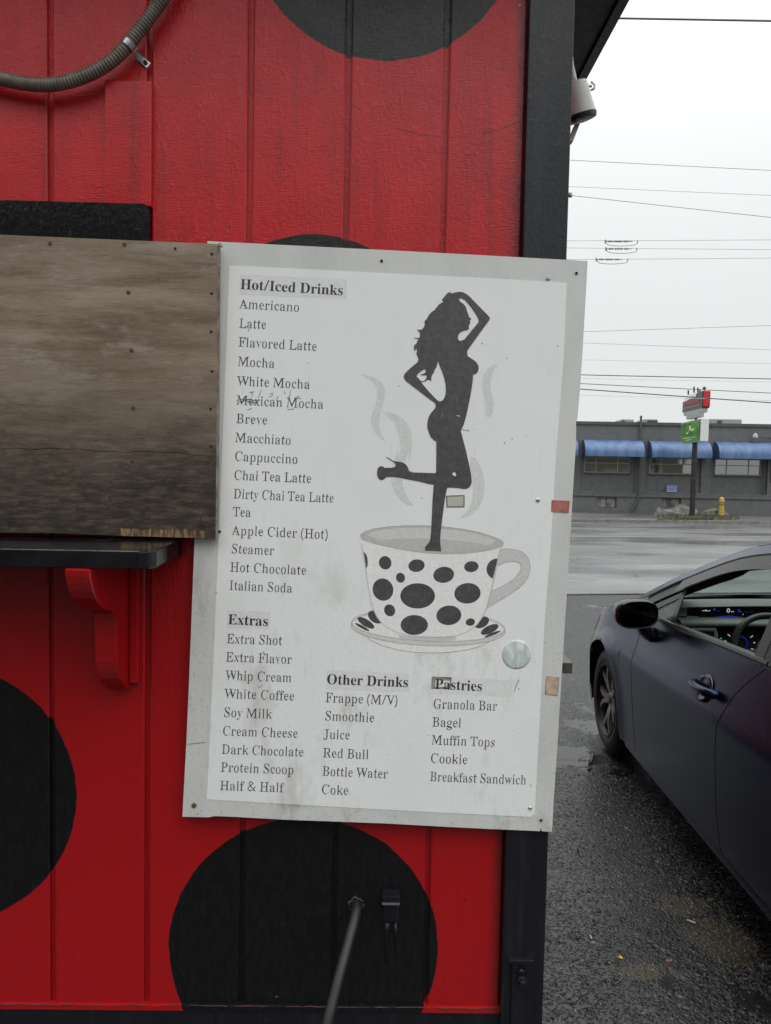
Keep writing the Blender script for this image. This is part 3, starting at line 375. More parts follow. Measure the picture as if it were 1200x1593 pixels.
# ------------------------------------------------------------------ ground
def asphalt_lot():
    t = NT('wet_lot_asphalt'); p = t.pos(); x, y, z = t.sep(p)
    warp = t.n('ShaderNodeVectorMath', operation='ADD')
    wn_ = t.n('ShaderNodeTexNoise'); wn_.inputs['Scale'].default_value = 30; t.put(wn_.inputs['Vector'], p)
    t.put(warp.inputs[0], p); t.put(warp.inputs[1], t.mul3(wn_.outputs['Color'], (.02, .02, .02)))
    v1 = t.n('ShaderNodeTexVoronoi'); v1.inputs['Scale'].default_value = 98; t.put(v1.inputs['Vector'], warp.outputs[0])
    v2 = t.n('ShaderNodeTexVoronoi'); v2.inputs['Scale'].default_value = 44; t.put(v2.inputs['Vector'], warp.outputs[0])
    cr = t.sep(v1.outputs['Color'])[0]; cg = t.sep(v2.outputs['Color'])[1]
    big = t.noise(p, .9, 5, .6); mid = t.noise(p, 4.5, 4)
    base = t.mix(t.ramp(cr, .45, .98), (.006, .006, .0062), (.036, .036, .035))
    base = t.mix(t.math('MULTIPLY', t.ramp(cg, .93, .995), .55), base, (.10, .092, .078))
    base = t.mix(t.ramp(cr, .988, 1.0), base, (.16, .12, .085))
    base = t.mix(t.ramp(mid, .45, .75, 0, .45), base, (.012, .012, .012))
    # tan silt patches towards the camera
    silt = t.math('MULTIPLY', t.ramp(t.noise(p, 2.3, 5, .65), .60, .66), t.ramp(y, .9, .2, 0, .8))
    for (qx, qy, rx, ry) in ((1122, 1462, .13, .15), (1062, 1408, .11, .08), (1010, 1512, .12, .05)):
        q = G0(qx, qy); ex_ = t.math('DIVIDE', t.math('SUBTRACT', x, q.x), rx); ey_ = t.math('DIVIDE', t.math('SUBTRACT', y, q.y), ry)
        e_ = t.math('SQRT', t.math('ADD', t.math('MULTIPLY', ex_, ex_), t.math('MULTIPLY', ey_, ey_)))
        silt = t.math('MAXIMUM', silt, t.ramp(t.math('ADD', e_, t.math('MULTIPLY', t.math('SUBTRACT', t.noise(p, 16, 5, .7), .5), 1.6)), .7, 1.15, .85, 0))
    base = t.mix(silt, base, t.mix(t.ramp(t.noise(p, 70, 4, .7), .35, .7), (.040, .031, .020), (.085, .066, .044)))
    pud = t.ramp(t.math('ADD', big, t.math('MULTIPLY', t.noise(p, 14, 4), .10)), .645, .675)
    # the puddle beside the front wheel, with ragged shores
    dx = t.math('DIVIDE', t.math('SUBTRACT', x, 1.20), .19); dy = t.math('DIVIDE', t.math('SUBTRACT', y, 2.93), .20)
    rr = t.math('SQRT', t.math('ADD', t.math('MULTIPLY', dx, dx), t.math('MULTIPLY', dy, dy)))
    pn = t.math('MULTIPLY', t.math('SUBTRACT', t.noise(p, 10, 6, .7), .5), 2.6)
    pud = t.math('MAXIMUM', pud, t.ramp(t.math('ADD', rr, pn), .9, 1.05, 1, 0))
    h = t.math('ADD', t.ramp(v1.outputs['Distance'], 0, .6, 1, 0), t.math('MULTIPLY', t.ramp(v2.outputs['Distance'], 0, .6, 1, 0), t.ramp(cg, .6, .9, 0, 2.2)))
    dry = t.math('SUBTRACT', 1.0, pud)
    bn = t.bump(t.math('MULTIPLY', h, t.math('MULTIPLY', dry, t.ramp(t.noise(p, 3.1, 4, .6), .3, .68, 1, .55))), 1.0, .0036)
    rough = t.math('ADD', t.math('MULTIPLY', dry, .27), .02)
    t.set(Base_Color=t.mix(t.math('MULTIPLY', pud, .8), base, (.02, .019, .017)), Roughness=rough, Normal=bn)
    t.b.inputs['IOR'].default_value = 1.50
    return t.mat
def wet_conc(name, a, b, scale=3, rough=.34, joints=True):
    t = NT(name); p = t.pos()
    n1 = t.ramp(t.noise(t.mul3(p, (.5, .9, 1)), scale*.3, 6, .6), .25, .75); n2 = t.noise(p, 45, 4, .7)
    c = t.mix(n1, a, b); c = t.mix(t.ramp(n2, .35, .75, 0, .5), c, tuple(q*.5 for q in a))
    wet = t.ramp(t.noise(t.mul3(p, (.35, .8, 1)), .6, 5, .55), .3, .7)
    cr = t.ramp(t.voro(t.mul3(p, (.45, 1, 1)), .8, 'DISTANCE_TO_EDGE'), 0, .012, 1, 0)
    cr = t.math('MULTIPLY', cr, t.ramp(t.noise(p, .7, 3), .45, .6))
    c = t.mix(t.math('MULTIPLY', cr, .8), c, (.02, .02, .018))
    t.b.inputs['IOR'].default_value = 1.65
    t.set(Base_Color=c, Roughness=t.ramp(wet, 0, 1, rough*1.2, rough*.5), Normal=t.bump(n2, .5, .002))
    return t.mat
M['lot'] = asphalt_lot()
M['apron'] = wet_conc('wet_concrete_apron', (.13, .13, .125), (.24, .24, .23))
M['road'] = wet_conc('wet_road_surface', (.09, .09, .088), (.17, .17, .165))
M['far_walk'] = wet_conc('far_pavement_surface', (.06, .058, .055), (.11, .108, .10), 2, .5)
M['base_ground'] = simple('distant_ground', (.07, .072, .06), .7, 0, .3, .1)

def gline(a, b):
    """extended ground line through two pixels -> point at parameter s metres from the first"""
    A, B = G0(*a), G0(*b); d = (B-A).normalized()
    return lambda s: A + d*s
lot_edge = gline((883, 925), (985, 924.2))
kerb_far = gline((890, 812), (1199, 815.5))
def strip(name, fa, fb, z, mat, s0=-70, s1=90, n=16):
    va = [fa(s0+(s1-s0)*i/n) for i in range(n+1)]; vb = [fb(s0+(s1-s0)*i/n) for i in range(n+1)]
    V = [(v.x, v.y, z) for v in va+vb]
    return tag(mesh(name, V, [(i, i+1, n+2+i, n+1+i) for i in range(n)], mat), kind='structure')
tag(mesh('ground', [(-900, -900, -.05), (900, -900, -.05), (900, 900, -.05), (-900, 900, -.05)], [(0, 1, 2, 3)], M['base_ground']), kind='structure')
strip('parking_lot', lambda s: Vector((s*1.0, -34, 0)), lot_edge, 0, M['lot'], -50, 70)
ed = (lot_edge(1)-lot_edge(0)).normalized(); kd = (kerb_far(1)-kerb_far(0)).normalized()
en = Vector((-ed.y, ed.x, 0)); kn = Vector((-kd.y, kd.x, 0))
apr_far = lambda s: lot_edge(s) + en*3.4
strip('pavement', lambda s: lot_edge(s)+en*.02, apr_far, .004, M['apron'])
# gutter seam between lot asphalt and pavement, with moss
mm = NT('mossy_seam'); pp = mm.pos()
mm.set(Base_Color=mm.mix(mm.ramp(mm.noise(pp, 6, 5), .45, .6), (.02, .02, .018), (.06, .075, .015)), Roughness=.8)
strip('seam', lambda s: lot_edge(s)-en*.05, lambda s: lot_edge(s)+en*.03, .008, mm.mat)
strip('road', apr_far, lambda s: kerb_far(s*1.0)-kn*.0, -.002, M['road'])
# worn yellow centre line of the turning lane
yl = NT('worn_yellow_paint'); pp = yl.pos(); yw = yl.ramp(yl.noise(yl.mul3(pp, (.6, 6, 1)), 3, 6, .7), .40, .58)
yl.set(Base_Color=yl.mix(yw, (.10, .10, .095), (.20, .19, .135)), Roughness=.35)
cl = gline((890, 836), (1199, 836.5))
strip('lane_marking', lambda s: cl(s), lambda s: cl(s)+kn*.5, .003, yl.mat)
sl = gline((890, 822.5), (1199, 825))
wl = NT('worn_white_paint'); pp = wl.pos(); ww = wl.ramp(wl.noise(wl.mul3(pp, (1, 5, 1)), 3, 6, .7), .40, .56)
wl.set(Base_Color=wl.mix(ww, (.10, .10, .10), (.20, .20, .195)), Roughness=.35)
strip('lane_marking', lambda s: sl(s), lambda s: sl(s)+kn*.28, .003, wl.mat)
# raised far kerb and pavement behind it
def kerb_obj():
    m = MB(); a = kerb_far(-70); b = kerb_far(90)
    m.obox((a.x, a.y, -.05), b-a, kn*.17, (0, 0, .15)); o = m.build('kerb', simple('kerb_concrete', (.16, .16, .15), .5, 0, .25, 4)); tag(o, kind='structure')
kerb_obj()
strip('far_pavement', lambda s: kerb_far(s)+kn*.17, lambda s: kerb_far(s)+kn*9, .095, M['far_walk'])
strip('far_ground', lambda s: kerb_far(s)+kn*9, lambda s: kerb_far(s)+kn*60, .09, M['base_ground'])

# ------------------------------------------------------------------ kiosk
CX = W(895, 0, -.021).x                        # right corner of the kiosk
TRX = W(825, 0, -.021).x         # left edge of the corner board
KX0, KD, KH = -2.35, 3.6, 2.95  # left end, depth, wall height
kiosk = empty('coffee_kiosk', (-1.0, 0, 0), 'red painted wooden kiosk with big black polka dots and black corner trim', 'kiosk')
def dot(px, py, r): p = W(px, py); return (p.x, p.z, r)
DOTS = [dot(598, -123, .266), dot(487, 565, .255), dot(-87, 1236, .272), dot(473, 1476, .282),
        (-1.55, 1.25, .27), (-1.9, 2.5, .26), (-1.15, 2.75, .25)]
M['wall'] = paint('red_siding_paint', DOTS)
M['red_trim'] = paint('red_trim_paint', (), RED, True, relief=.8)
M['red_smooth'] = paint('red_bracket_paint', (), tuple(c*1.0 for c in RED), False, relief=.25)
M['black_paint'] = paint('black_trim_paint', (), (.0085, .009, .0125), False, relief=.9)
M['black_band'] = paint('black_band_paint', (), (.004, .004, .005), False, relief=1.0)
gro = [W(x, 150).x for x in (77.5, 232.5, 389.5, 541.5, 694.5)]
gx = [gro[0]-.2*k for k in range(8, 0, -1)] + gro
TRX = W(825, 0, -.021).x               # left edge of the corner board
zb, zt = .553, KH
GW = .0055
edges_ = [KX0] + [g for g in gx if g > KX0+.05] + [TRX+.004]
for i in range(len(edges_)-1):
    a, b = edges_[i]+GW, edges_[i+1]-GW
    dz = random.uniform(-.0008, .0008)
    m = MB()
    ch = .003
    # board with eased edges, front face subdivided a little so the paint relief has something to sit on
    prof = [(a, .0115), (a, .002), (a+ch, dz*.3), (b-ch, dz*.3), (b, .002), (b, .0115)]
    m.grid([[(px_, py_, zz) for px_, py_ in prof] for zz in (zb, zt)])
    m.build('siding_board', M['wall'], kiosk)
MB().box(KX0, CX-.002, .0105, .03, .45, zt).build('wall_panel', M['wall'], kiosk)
# side wall along the drive-through, back and far side
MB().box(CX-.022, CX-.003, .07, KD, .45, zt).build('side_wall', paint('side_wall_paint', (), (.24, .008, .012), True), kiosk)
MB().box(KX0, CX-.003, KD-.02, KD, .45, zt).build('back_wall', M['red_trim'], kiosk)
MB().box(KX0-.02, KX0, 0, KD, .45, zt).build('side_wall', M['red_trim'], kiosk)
# z-shaped flashing lip below the boards
MB().box(KX0, TRX+.004, -.007, .012, .541, .5535).build('flashing_lip', M['wall'], kiosk, bevel=.002)
rc_ = random.Random(8); mc = MB(); xx = -1.0
while xx < TRX-.01:
    ln = rc_.uniform(.02, .09); n_ = 5
    mc.tube([Vector((xx+min(ln, TRX-.004-xx)*i/n_, -.0075+rc_.uniform(-.0008, .0008), .5535+rc_.uniform(-.0012, .0012))) for i in range(n_+1)], [rc_.uniform(.0005, .0012) for _ in range(n_+1)], 6)
    xx += ln+rc_.uniform(.0, .035)
tag(mc.build('caulk_bead', simple('worn_caulk', (.075, .022, .022), .5, 0, .5, 60), kiosk, smooth=True), kind='stuff')
MB().box(KX0-.02, TRX+.002, -.004, .02, .07, .5405).build('skirt_board', M['black_paint'], kiosk, bevel=.002)
MB().box(CX-.03, CX-.004, .06, KD, .07, .5).build('skirt_board', M['black_paint'], kiosk)
# corner boards
MB().box(TRX, CX, -.021, .0, .08, KH).build('corner_board', M['black_paint'], kiosk, bevel=.003)
MB().box(CX-.002, CX+.001, .001, .085, .08, KH-.01).build('corner_board', M['black_paint'], kiosk)
# header board and batten at the upper left
t = NT('wet_black_header_paint'); p = t.pos()
h = t.math('ADD', t.noise(t.mul3(p, (130, 130, 34)), 1, 5, .7), t.math('MULTIPLY', t.noise(p, 60, 3), .5))
t.set(Base_Color=t.mix(t.ramp(t.noise(t.mul3(p, (70, 70, 14)), 1, 5, .75), .58, .75), (.004, .004, .005), (.040, .040, .043)), Roughness=.10, Normal=t.bump(h, .5, .0016)); M['wetband'] = t.mat
hz0, hz1 = W(100, 380, -.016).z, W(232, 317, -.016).z
hx = W(232, 340, -.016).x
m = MB(); r_ = .012
poly = [(KX0, hz0), (hx, hz0), (hx, hz1-r_)] + [(hx-r_+r_*math.cos(a), hz1-r_+r_*math.sin(a)) for a in (0.4, .8, 1.2, 1.57)] + [(KX0, hz1)]
m.prism(poly, lambda u, v, k: (u, -.016 if k else .002, v)); m.build('header_board', M['wetband'], kiosk)
bx0, bx1 = W(163, 200, -.013).x, W(236, 200, -.013).x
MB().box(bx0, bx1, -.013, .002, hz1-.004, W(200, 125, -.013).z).build('batten', M['red_trim'], kiosk, bevel=.002)
# roof with overhanging soffit and fascia
E0 = onplane(980, 0, (0, 0, 1), (0, 0, KH)); ex = E0.x
M['soffit'] = simple('dark_soffit_paint', (.014, .012, .017), .45, 0, .2, 20, .0006, 60)
MB().box(KX0-.3, ex-.03, -.32, KD+.25, KH+.012, KH+.03).build('soffit', M['soffit'], kiosk)
MB().box(ex-.028, ex, -.35, KD+.28, KH, KH+.15).build('fascia', M['black_paint'], kiosk, bevel=.002)
MB().box(KX0-.33, ex-.03, -.35, -.322, KH, KH+.15).build('fascia', M['black_paint'], kiosk, bevel=.002)
MB().box(KX0-.33, ex+.01, -.37, KD+.3, KH+.152, KH+.17).build('roof', simple('roof_membrane', (.05, .05, .05), .6, 0, .2, 6), kiosk)
# serving shelf
sy = -.225
sz1 = W(100, 855, sy).z; sz0 = W(100, 884, sy).z; sx = W(236, 862, sy).x
sxb = W(287, 840, 0).x
pts = [(KX0, 0.0), (KX0, sy), (sx-.022, sy), (sx-.006, sy+.008), (sx+.002, sy+.024), (sxb-.004, -.03), (sxb, -.014), (sxb-.01, 0.0)]
def glossy_black(name, base, rough, bd):
    t = NT(name); p = t.pos(); x_, y_, z_ = t.sep(p)
    h = t.math('ADD', t.noise(p, 45, 4, .6), t.math('MULTIPLY', t.noise(t.mul3(p, (160, 160, 40)), 1, 4), .5))
    t.set(Base_Color=t.mix(t.ramp(t.noise(p, 18, 5), .3, .7), tuple(c*.7 for c in base), tuple(c*1.4 for c in base)),
          Roughness=t.ramp(t.noise(p, 16, 4), .35, .65, rough*.5, rough*1.6), Normal=t.bump(h, .35, bd)); return t.mat
M['shelf'] = glossy_black('wet_black_shelf_paint', (.009, .009, .011), .10, .0016)
szb = W(100, 833, 0).z
m = MB(); m.prism(pts, lambda u, v, k: (u, v, sz1+(szb-sz1)*(1-v/sy) if k else sz0)); m.build('counter_shelf', M['shelf'], kiosk, bevel=.004, seg=3)
# scrolled bracket under the shelf (plate standing out from the wall)
bxr = -.490
def BP(px, py): q = onplane(px, py, (1, 0, 0), (bxr, 0, 0)); return (min(q.y, -.002), q.z)
scr = [(139, 888), (140, 897), (142, 908), (145, 920), (149, 931), (154, 940), (161, 947), (168, 949.5), (174, 950), (179, 955), (181, 963), (182, 975), (182.5, 990), (182.5, 1010), (183, 1030), (185, 1044), (188, 1056), (193, 1066), (200, 1072)]
pr = [BP(*q) for q in scr]
zbot = pr[-1][1]; pr = [(-.002, sz0+.0)] + [(pr[0][0], sz0+.0)] + pr[1:] + [(-.002, zbot)]
m = MB(); m.prism(pr, lambda u, v, k: (bxr-.043 if k else bxr, u, v)); m.build('shelf_bracket', M['red_smooth'], kiosk, bevel=.003)
MB().box(bxr+.001, bxr+.020, -.020, .001, zbot+.012, sz0).build('bracket_backing', M['red_smooth'], kiosk, bevel=.003)
# a second bracket further left
m = MB(); m.prism(pr, lambda u, v, k: (-1.75-.043 if k else -1.75, u, v)); m.build('shelf_bracket', M['red_smooth'], kiosk, bevel=.003)
# ledge on the side wall
lz1 = onplane(884, 1031, (0, 1, 0), (0, .35, 0)); lz0 = onplane(884, 1048, (0, 1, 0), (0, .35, 0)); lx = onplane(891, 1040, (0, 1, 0), (0, .35, 0)).x
MB().box(CX-.002, lx, .35, 1.2, lz0.z, lz1.z).build('side_ledge', simple('weathered_ledge', (.07, .065, .06), .32, 0, .3, 30, .001, 80), kiosk, bevel=.002)

# black metal box and caulk on the lower dot
def wbox(mb, x0, x1, y0, y1, d0, d1, mi=0):
    a = W(x0, y1, d0); b = W(x1, y0, d0); return mb.box(a.x, b.x, min(d0, d1), max(d0, d1), a.z, b.z, mi)
outlet = empty('outlet_box', W(609, 1411), 'small black painted outlet box with hinged lid on the lower black dot', 'outlet box')
wbox(MB(), 596, 622, 1406, 1434, -.028, .0).build('box_body', M['black_paint'], outlet, bevel=.003)
wbox(MB(), 594.5, 623, 1395, 1406.5, -.034, -.001).build('lid', M['black_paint'], outlet, bevel=.003)
wbox(MB(), 594.5, 622, 1405.5, 1408, -.036, -.03).build('lip', simple('worn_edge', (.10, .10, .10), .5), outlet)
MB().tube([W(603, 1394.5, -.02), W(615, 1394.5, -.02)], .0035, 8).build('hinge', M['black_paint'], outlet)
m = MB(); cp = [W(603, 1434, -.002), W(601, 1455, -.002), W(603, 1475, -.002), W(600, 1500, -.001)]
m.tube(cp, [.006, .0045, .003, .001], 8); cp = [W(615, 1434, -.002), W(617, 1460, -.002), W(615, 1478, -.001)]; m.tube(cp, [.004, .003, .001], 8)
m.build('caulk_drip', M['black_paint'], outlet, smooth=True)
# hose leaving the wall
hose = empty('drain_hose', W(553, 1408), 'grey braided hose coming out of a hole in the lower black dot', 'hose')
hp = [((553, 1407), .01), ((554, 1408), -.012), ((555, 1414), -.035), ((552, 1430), -.058), ((546, 1452), -.08), ((538, 1482), -.105), ((529, 1515), -.13), ((520, 1550), -.15), ((510, 1590), -.17), ((500, 1640), -.185), ((494, 1740), -.19)]
hpts = [W(*q, d) for q, d in hp]
def smooth_path(P, n=8):
    out = []
    for i in range(len(P)-1):
        p0, p1, p2, p3 = P[max(i-1, 0)], P[i], P[i+1], P[min(i+2, len(P)-1)]
        for k in range(n):
            t = k/n; out.append(.5*((2*p1) + (p2-p0)*t + (2*p0-5*p1+4*p2-p3)*t*t + (3*p1-p0-3*p2+p3)*t**3))
    return out + [P[-1]]
def braid():
    t = NT('braided_hose'); p = t.pos(); w1 = t.n('ShaderNodeTexWave', wave_type='BANDS', bands_direction='DIAGONAL'); w1.inputs['Scale'].default_value = 120
    t.put(w1.inputs['Vector'], p); w2 = t.n('ShaderNodeTexWave', bands_direction='DIAGONAL'); w2.inputs['Scale'].default_value = 120; t.put(w2.inputs['Vector'], t.mul3(p, (-1, 1, 1)))
    h = t.math('MULTIPLY', w1.outputs['Fac'], w2.outputs['Fac'])
    t.set(Base_Color=t.mix(t.ramp(h, .1, .7), (.012, .012, .011), (.045, .043, .039)), Roughness=.32, Normal=t.bump(h, .6, .001)); return t.mat
MB().tube(smooth_path(hpts), .0105, 14).build('hose_body', braid(), hose, smooth=True)
m = MB(); hc = W(554, 1407, -.001)
rows = []; rgh = random.Random(2)
for k in range(27):
    a = 2*math.pi*k/26; j0, j1 = (rgh.uniform(-.0016, .0016), rgh.uniform(-.0025, .0025)) if k < 26 else (rows[0][4], rows[0][5])
    rows.append([hc + Vector((r_*math.cos(a), y_, r_*math.sin(a))) for r_, y_ in ((.0125+j0, .004), (.0130+j0, -.0015), (.0145+j1, -.0030+j0*.5), (.0165+j1, .0))] + [j0, j1])
m.grid([r[:4] for r in rows])
m.build('hole_rim', simple('chipped_wood_rim', (.045, .035, .027), .8, 0, .5, 200), hose)
# corner hardware
hw = empty('corner_bracket', W(812, 1540), 'black painted metal plate with a bolt at the foot of the corner board', 'bracket')
wbox(MB(), 793, 829, 1499, 1640, -.030, -.0212).build('plate', M['black_paint'], hw, bevel=.003)
wbox(MB(), 791, 831, 1495, 1500, -.036, -.021).build('top_flange', M['black_paint'], hw, bevel=.002)
MB().lathe(W(812, 1526, -.030), (0, -1, 0), [(0, .013), (.004, .013), (.006, .008), (.012, .0075), (.0135, .005)], 16).build('bolt', M['black_paint'], hw, smooth=False)
MB().tube([W(805, 1513, -.034), W(812, 1510, -.038), W(819, 1513, -.034)], .003, 8).build('hook', M['black_paint'], hw, smooth=True)

# ribbed conduit at the upper left
cond = empty('flexible_conduit', W(120, 120), 'grey brown ribbed flexible conduit looping across the top of the red wall', 'conduit')
cpix = [(-120, 70), (-60, 100), (-20, 117), (0, 122), (40, 130), (80, 131.5), (120, 123), (160, 104), (192, 78), (218, 46), (245, 10), (268, -25), (290, -60), (310, -110)]
cp = smooth_path([W(x, y, -.030) for x, y in cpix], 26)
L_ = 0; rr = []
for i, p in enumerate(cp):
    if i: L_ += (p-cp[i-1]).length
    rr.append(.0125 + .0007*math.sin(2*math.pi*L_/.0062))
# resample finely so each rib is real
fine = []; fr = []; acc = 0; step = .0062/5
cum = [0]
for i in range(1, len(cp)): cum.append(cum[-1]+(cp[i]-cp[i-1]).length)
j = 0; s_ = 0
while s_ < cum[-1]:
    while cum[j+1] < s_: j += 1
    q = (s_-cum[j])/(cum[j+1]-cum[j]); fine.append(cp[j].lerp(cp[j+1], q)); fr.append(.0128+.0008*math.sin(2*math.pi*s_/.0062)); s_ += step
MB().tube(fine, fr, 14).build('conduit_hose', simple('conduit_grey', (.135, .115, .090), .42, 0, .25, 40, .0004, 200), cond, smooth=True)
# strap clamp
ca = W(201, 70, -.03); tan = (W(210, 58, -.03)-W(192, 80, -.03)).normalized(); sd2 = tan.cross(Vector((0, -1, 0))).normalized()
if sd2.x < 0: sd2 = -sd2
m = MB(); rows = []
for k in range(15):
    a = math.pi*(k/14)
    rows.append([ca + tan*w_ + (sd2*math.cos(a) + Vector((0, -1, 0))*math.sin(a))*.0153 for w_ in (-.0055, .0055)])
m.grid(rows); m.build('strap', M['steel'], cond, smooth=True)
o_ = ca + sd2*.0145; oz = Vector((o_.x, -.0045, o_.z))
m = MB(); m.obox(oz - tan*.0062, tan*.0124, sd2*.025, (0, .0022, 0)); m.obox(Vector((o_.x, -.03, o_.z))-tan*.0055, tan*.011, sd2*.0016, (0, .027, 0))
m.build('strap_tab', M['steel'], cond, bevel=.0006)
MB().lathe(oz + sd2*.0165 + Vector((0, -.001, 0)), (0, -1, 0), [(0, .0042), (.0016, .0040), (.002, .0026), (.0012, .0018)], 14).build('screw', M['dark_screw'], cond)

# plywood shutter over the serving window
def plymat():
    t = NT('weathered_plywood'); p = t.pos(); x, y, z = t.sep(p)
    g1 = t.noise(t.mul3(p, (3.2, 3.2, 22)), 1.0, 8, .68, .3); g2 = t.noise(t.mul3(p, (48, 48, 300)), 1.0, 6, .8); g3 = t.noise(t.mul3(p, (3.0, 3.0, 5)), 1.0, 6, .65)
    c = t.mix(t.ramp(g1, .32, .68), (.135, .085, .052), (.300, .235, .178))
    c = t.mix(t.ramp(g3, .40, .66, 0, .6), c, (.205, .150, .108))
    c = t.mix(t.ramp(t.noise(t.mul3(p, (9, 9, 26)), 1, 5, .7), .52, .70, 0, .5), c, (.36, .31, .26))
    c = t.mix(t.ramp(g2, .54, .74, 0, .65), c, (.40, .35, .30))
    c = t.mix(t.ramp(g2, .44, .30, 0, .75), c, (.035, .027, .022))
    soak = t.ramp(t.math('ADD', z, t.math('MULTIPLY', t.math('SUBTRACT', g3, .5), .32)), W(170, 800, -.05).z, W(170, 520, -.05).z, 1, 0)
    c = t.mix(t.math('MULTIPLY', soak, .97), c, t.mix(t.ramp(t.noise(t.mul3(p, (20, 20, 90)), 1.2, 6, .75), .42, .68), (.016, .012, .009), (.095, .067, .040)))
    blk = t.math('MULTIPLY', t.ramp(t.noise(p, 26, 5, .7), .57, .66), t.ramp(soak, .3, 1))
    c = t.mix(t.math('MULTIPLY', blk, .6), c, (.010, .009, .008))
    # bare yellow wood along the torn lower edge
    zb_ = W(300, 836, -.05).z; x0, x1 = W(180, 830, -.05).x, W(322, 830, -.05).x
    dn = t.math('MULTIPLY', t.math('SUBTRACT', t.noise(t.mul3(p, (90, 90, 8)), 1, 4), .5), .018)
    bare = t.math('MULTIPLY', t.ramp(t.math('ADD', z, dn), zb_+.012, zb_+.016, 1, 0), t.math('MULTIPLY', t.ramp(x, x0, x0+.01), t.ramp(x, x1-.006, x1, 1, 0)))
    bare = t.math('MULTIPLY', bare, t.ramp(t.noise(t.mul3(p, (22, 22, 5)), 1, 4, .6), .36, .50))
    c = t.mix(bare, c, t.mix(t.ramp(t.noise(t.mul3(p, (260, 260, 30)), 1, 4), .35, .65), (.05, .030, .014), (.33, .21, .095)))
    h = t.math('ADD', g2, t.math('MULTIPLY', g1, .7))
    t.set(Base_Color=c, Roughness=t.ramp(soak, 0, 1, .78, .5), Normal=t.bump(h, .6, .0014)); return t.mat
M['ply'] = plymat()
ply = empty('window_shutter', W(170, 600, -.05), 'weathered brown plywood shutter screwed over the serving window left of the menu', 'shutter')
PF, PB = -.052, -.034
def PW(x, y, k): return W(x, y, PF) + (Vector((0, PF*-1+PB, 0)) if not k else Vector((0, 0, 0)))
rnd = random.Random(3)
def crack_y(x, off): return 696 + 11*(x/332) + 1.3*math.sin(x*.045) + .9*math.sin(x*.13+1) + off
up = [(-700, 335), (340.3, 379.7), (339.2, 560), (338, crack_y(338, 0))] + [(x, crack_y(x, -.4 if x < 300 else -.08)) for x in range(330, -1, -10)] + [(-700, 672)]
dn_ = [(-700, 673.5)] + [(x, crack_y(x, .4 if x < 300 else .08)) for x in range(0, 331, 10)] + [(338, crack_y(338, .2)), (337, 837.5), (200, 834), (100, 830), (0, 828), (-700, 800)]
m = MB(); m.prism(up, PW); m.build('plywood_sheet', M['ply'], ply, weld=True)
m = MB(); m.prism(dn_, PW); m.build('plywood_sheet', M['ply'], ply, weld=True)
MB().box(-1.7, W(334, 600, PB).x, PB-.0, PB+.012, W(170, 826, PB).z, W(170, 388, PB).z).build('frame', M['wood_raw'], ply)
m = MB(); m.prism([(338.6, 381), (341.2, 380.5), (339.6, 640), (338, 838), (335.6, 837.5), (337.2, 640)], lambda u, v, k: W(u, v, PF-.0006) + Vector((0, 0 if k else .012, 0))); m.build('edge_veneer', simple('pale_veneer_edge', (.20, .165, .13), .7, 0, .4, 40), ply)
for (cx_, cy_) in [(250, 60), (618, 66), (638, 303), (653, 590), (662, 876), (656, 1138), (1050, 113), (1050, 308), (1048, 497), (1052, 693), (1045, 880), (1047, 1065), (870, 85), (78, 1350)]:
    px, py = cx_*.3139, 360+cy_*.3139; big = cx_ < 700
    r = .0042 if big else .0028
    MB().lathe(W(px, py, PF+.0005), (0, -1, 0), [(0, r), (.0012, r*.95), (.0016, r*.5), (.0006, r*.35)], 12).build('screw', M['rust'] if big else M['dark_screw'], ply)
MB().tube([W(x, y, -.1) + Vector((0, 0, 0)) for x, y in [(150, 841), (165, 841.5), (174, 839), (177, 834), (172, 828), (160, 825)]], .0005, 6).build('wire_loop', M['dark_screw'], ply, smooth=True)
# ------------------------------------------------------------------ menu sign
sign = empty('menu_sign', W(600, 850, -.028), 'large crooked white menu board listing drinks beside a woman in a polka dot cup', 'menu board')
SF = -.0285
def LD(d): return d if d < .0007 else .0007+.38*(d-.0007)+.00004      # print layers, a few hundredths of a millimetre apart
def SW(d): return lambda x, y, i=0: W(x, y, SF-LD(d))
def signmat(name, a, b, dirt, edge=True):
    t = NT(name); p = t.pos(); x, y, z = t.sep(p)
    n1 = t.noise(t.mul3(p, (1, 1, .45)), 9, 6, .65); n2 = t.noise(p, 170, 4, .65); n3 = t.noise(t.mul3(p, (70, 70, 5)), 1, 5, .7)
    low = t.ramp(z, 1.75, 1.15)
    c = t.mix(t.ramp(n1, .3, .7), a, b)
    k = t.math('MULTIPLY', t.ramp(n1, .50, .72), t.math('MULTIPLY', t.ramp(low, 0, 1, .12, 1), dirt))
    c = t.mix(k, c, (.33, .32, .29))
    c = t.mix(t.math('MULTIPLY', t.ramp(n2, .55, .78), t.math('MULTIPLY', t.ramp(low, 0, 1, .25, 1), dirt*.75)), c, (.30, .28, .25))
    c = t.mix(t.math('MULTIPLY', t.ramp(n3, .58, .76), dirt*.45), c, (.42, .41, .385))
    sp = t.math('MULTIPLY', t.ramp(t.voro(p, 34), .045, .065, 1, 0), t.ramp(t.noise(p, 11, 3), .57, .62))
    c = t.mix(t.math('MULTIPLY', sp, .8), c, (.10, .085, .07))
    t.set(Base_Color=c, Roughness=t.ramp(n1, .3, .7, .32, .5), Normal=t.bump(t.math('ADD', t.noise(p, 8, 2), t.math('MULTIPLY', n2, .04)), .25, .004)); return t.mat
M['board'] = signmat('grimy_sign_board', (.56, .565, .545), (.66, .665, .645), 1.25)
M['poster'] = signmat('white_poster_print', (.795, .805, .795), (.835, .845, .835), .55)
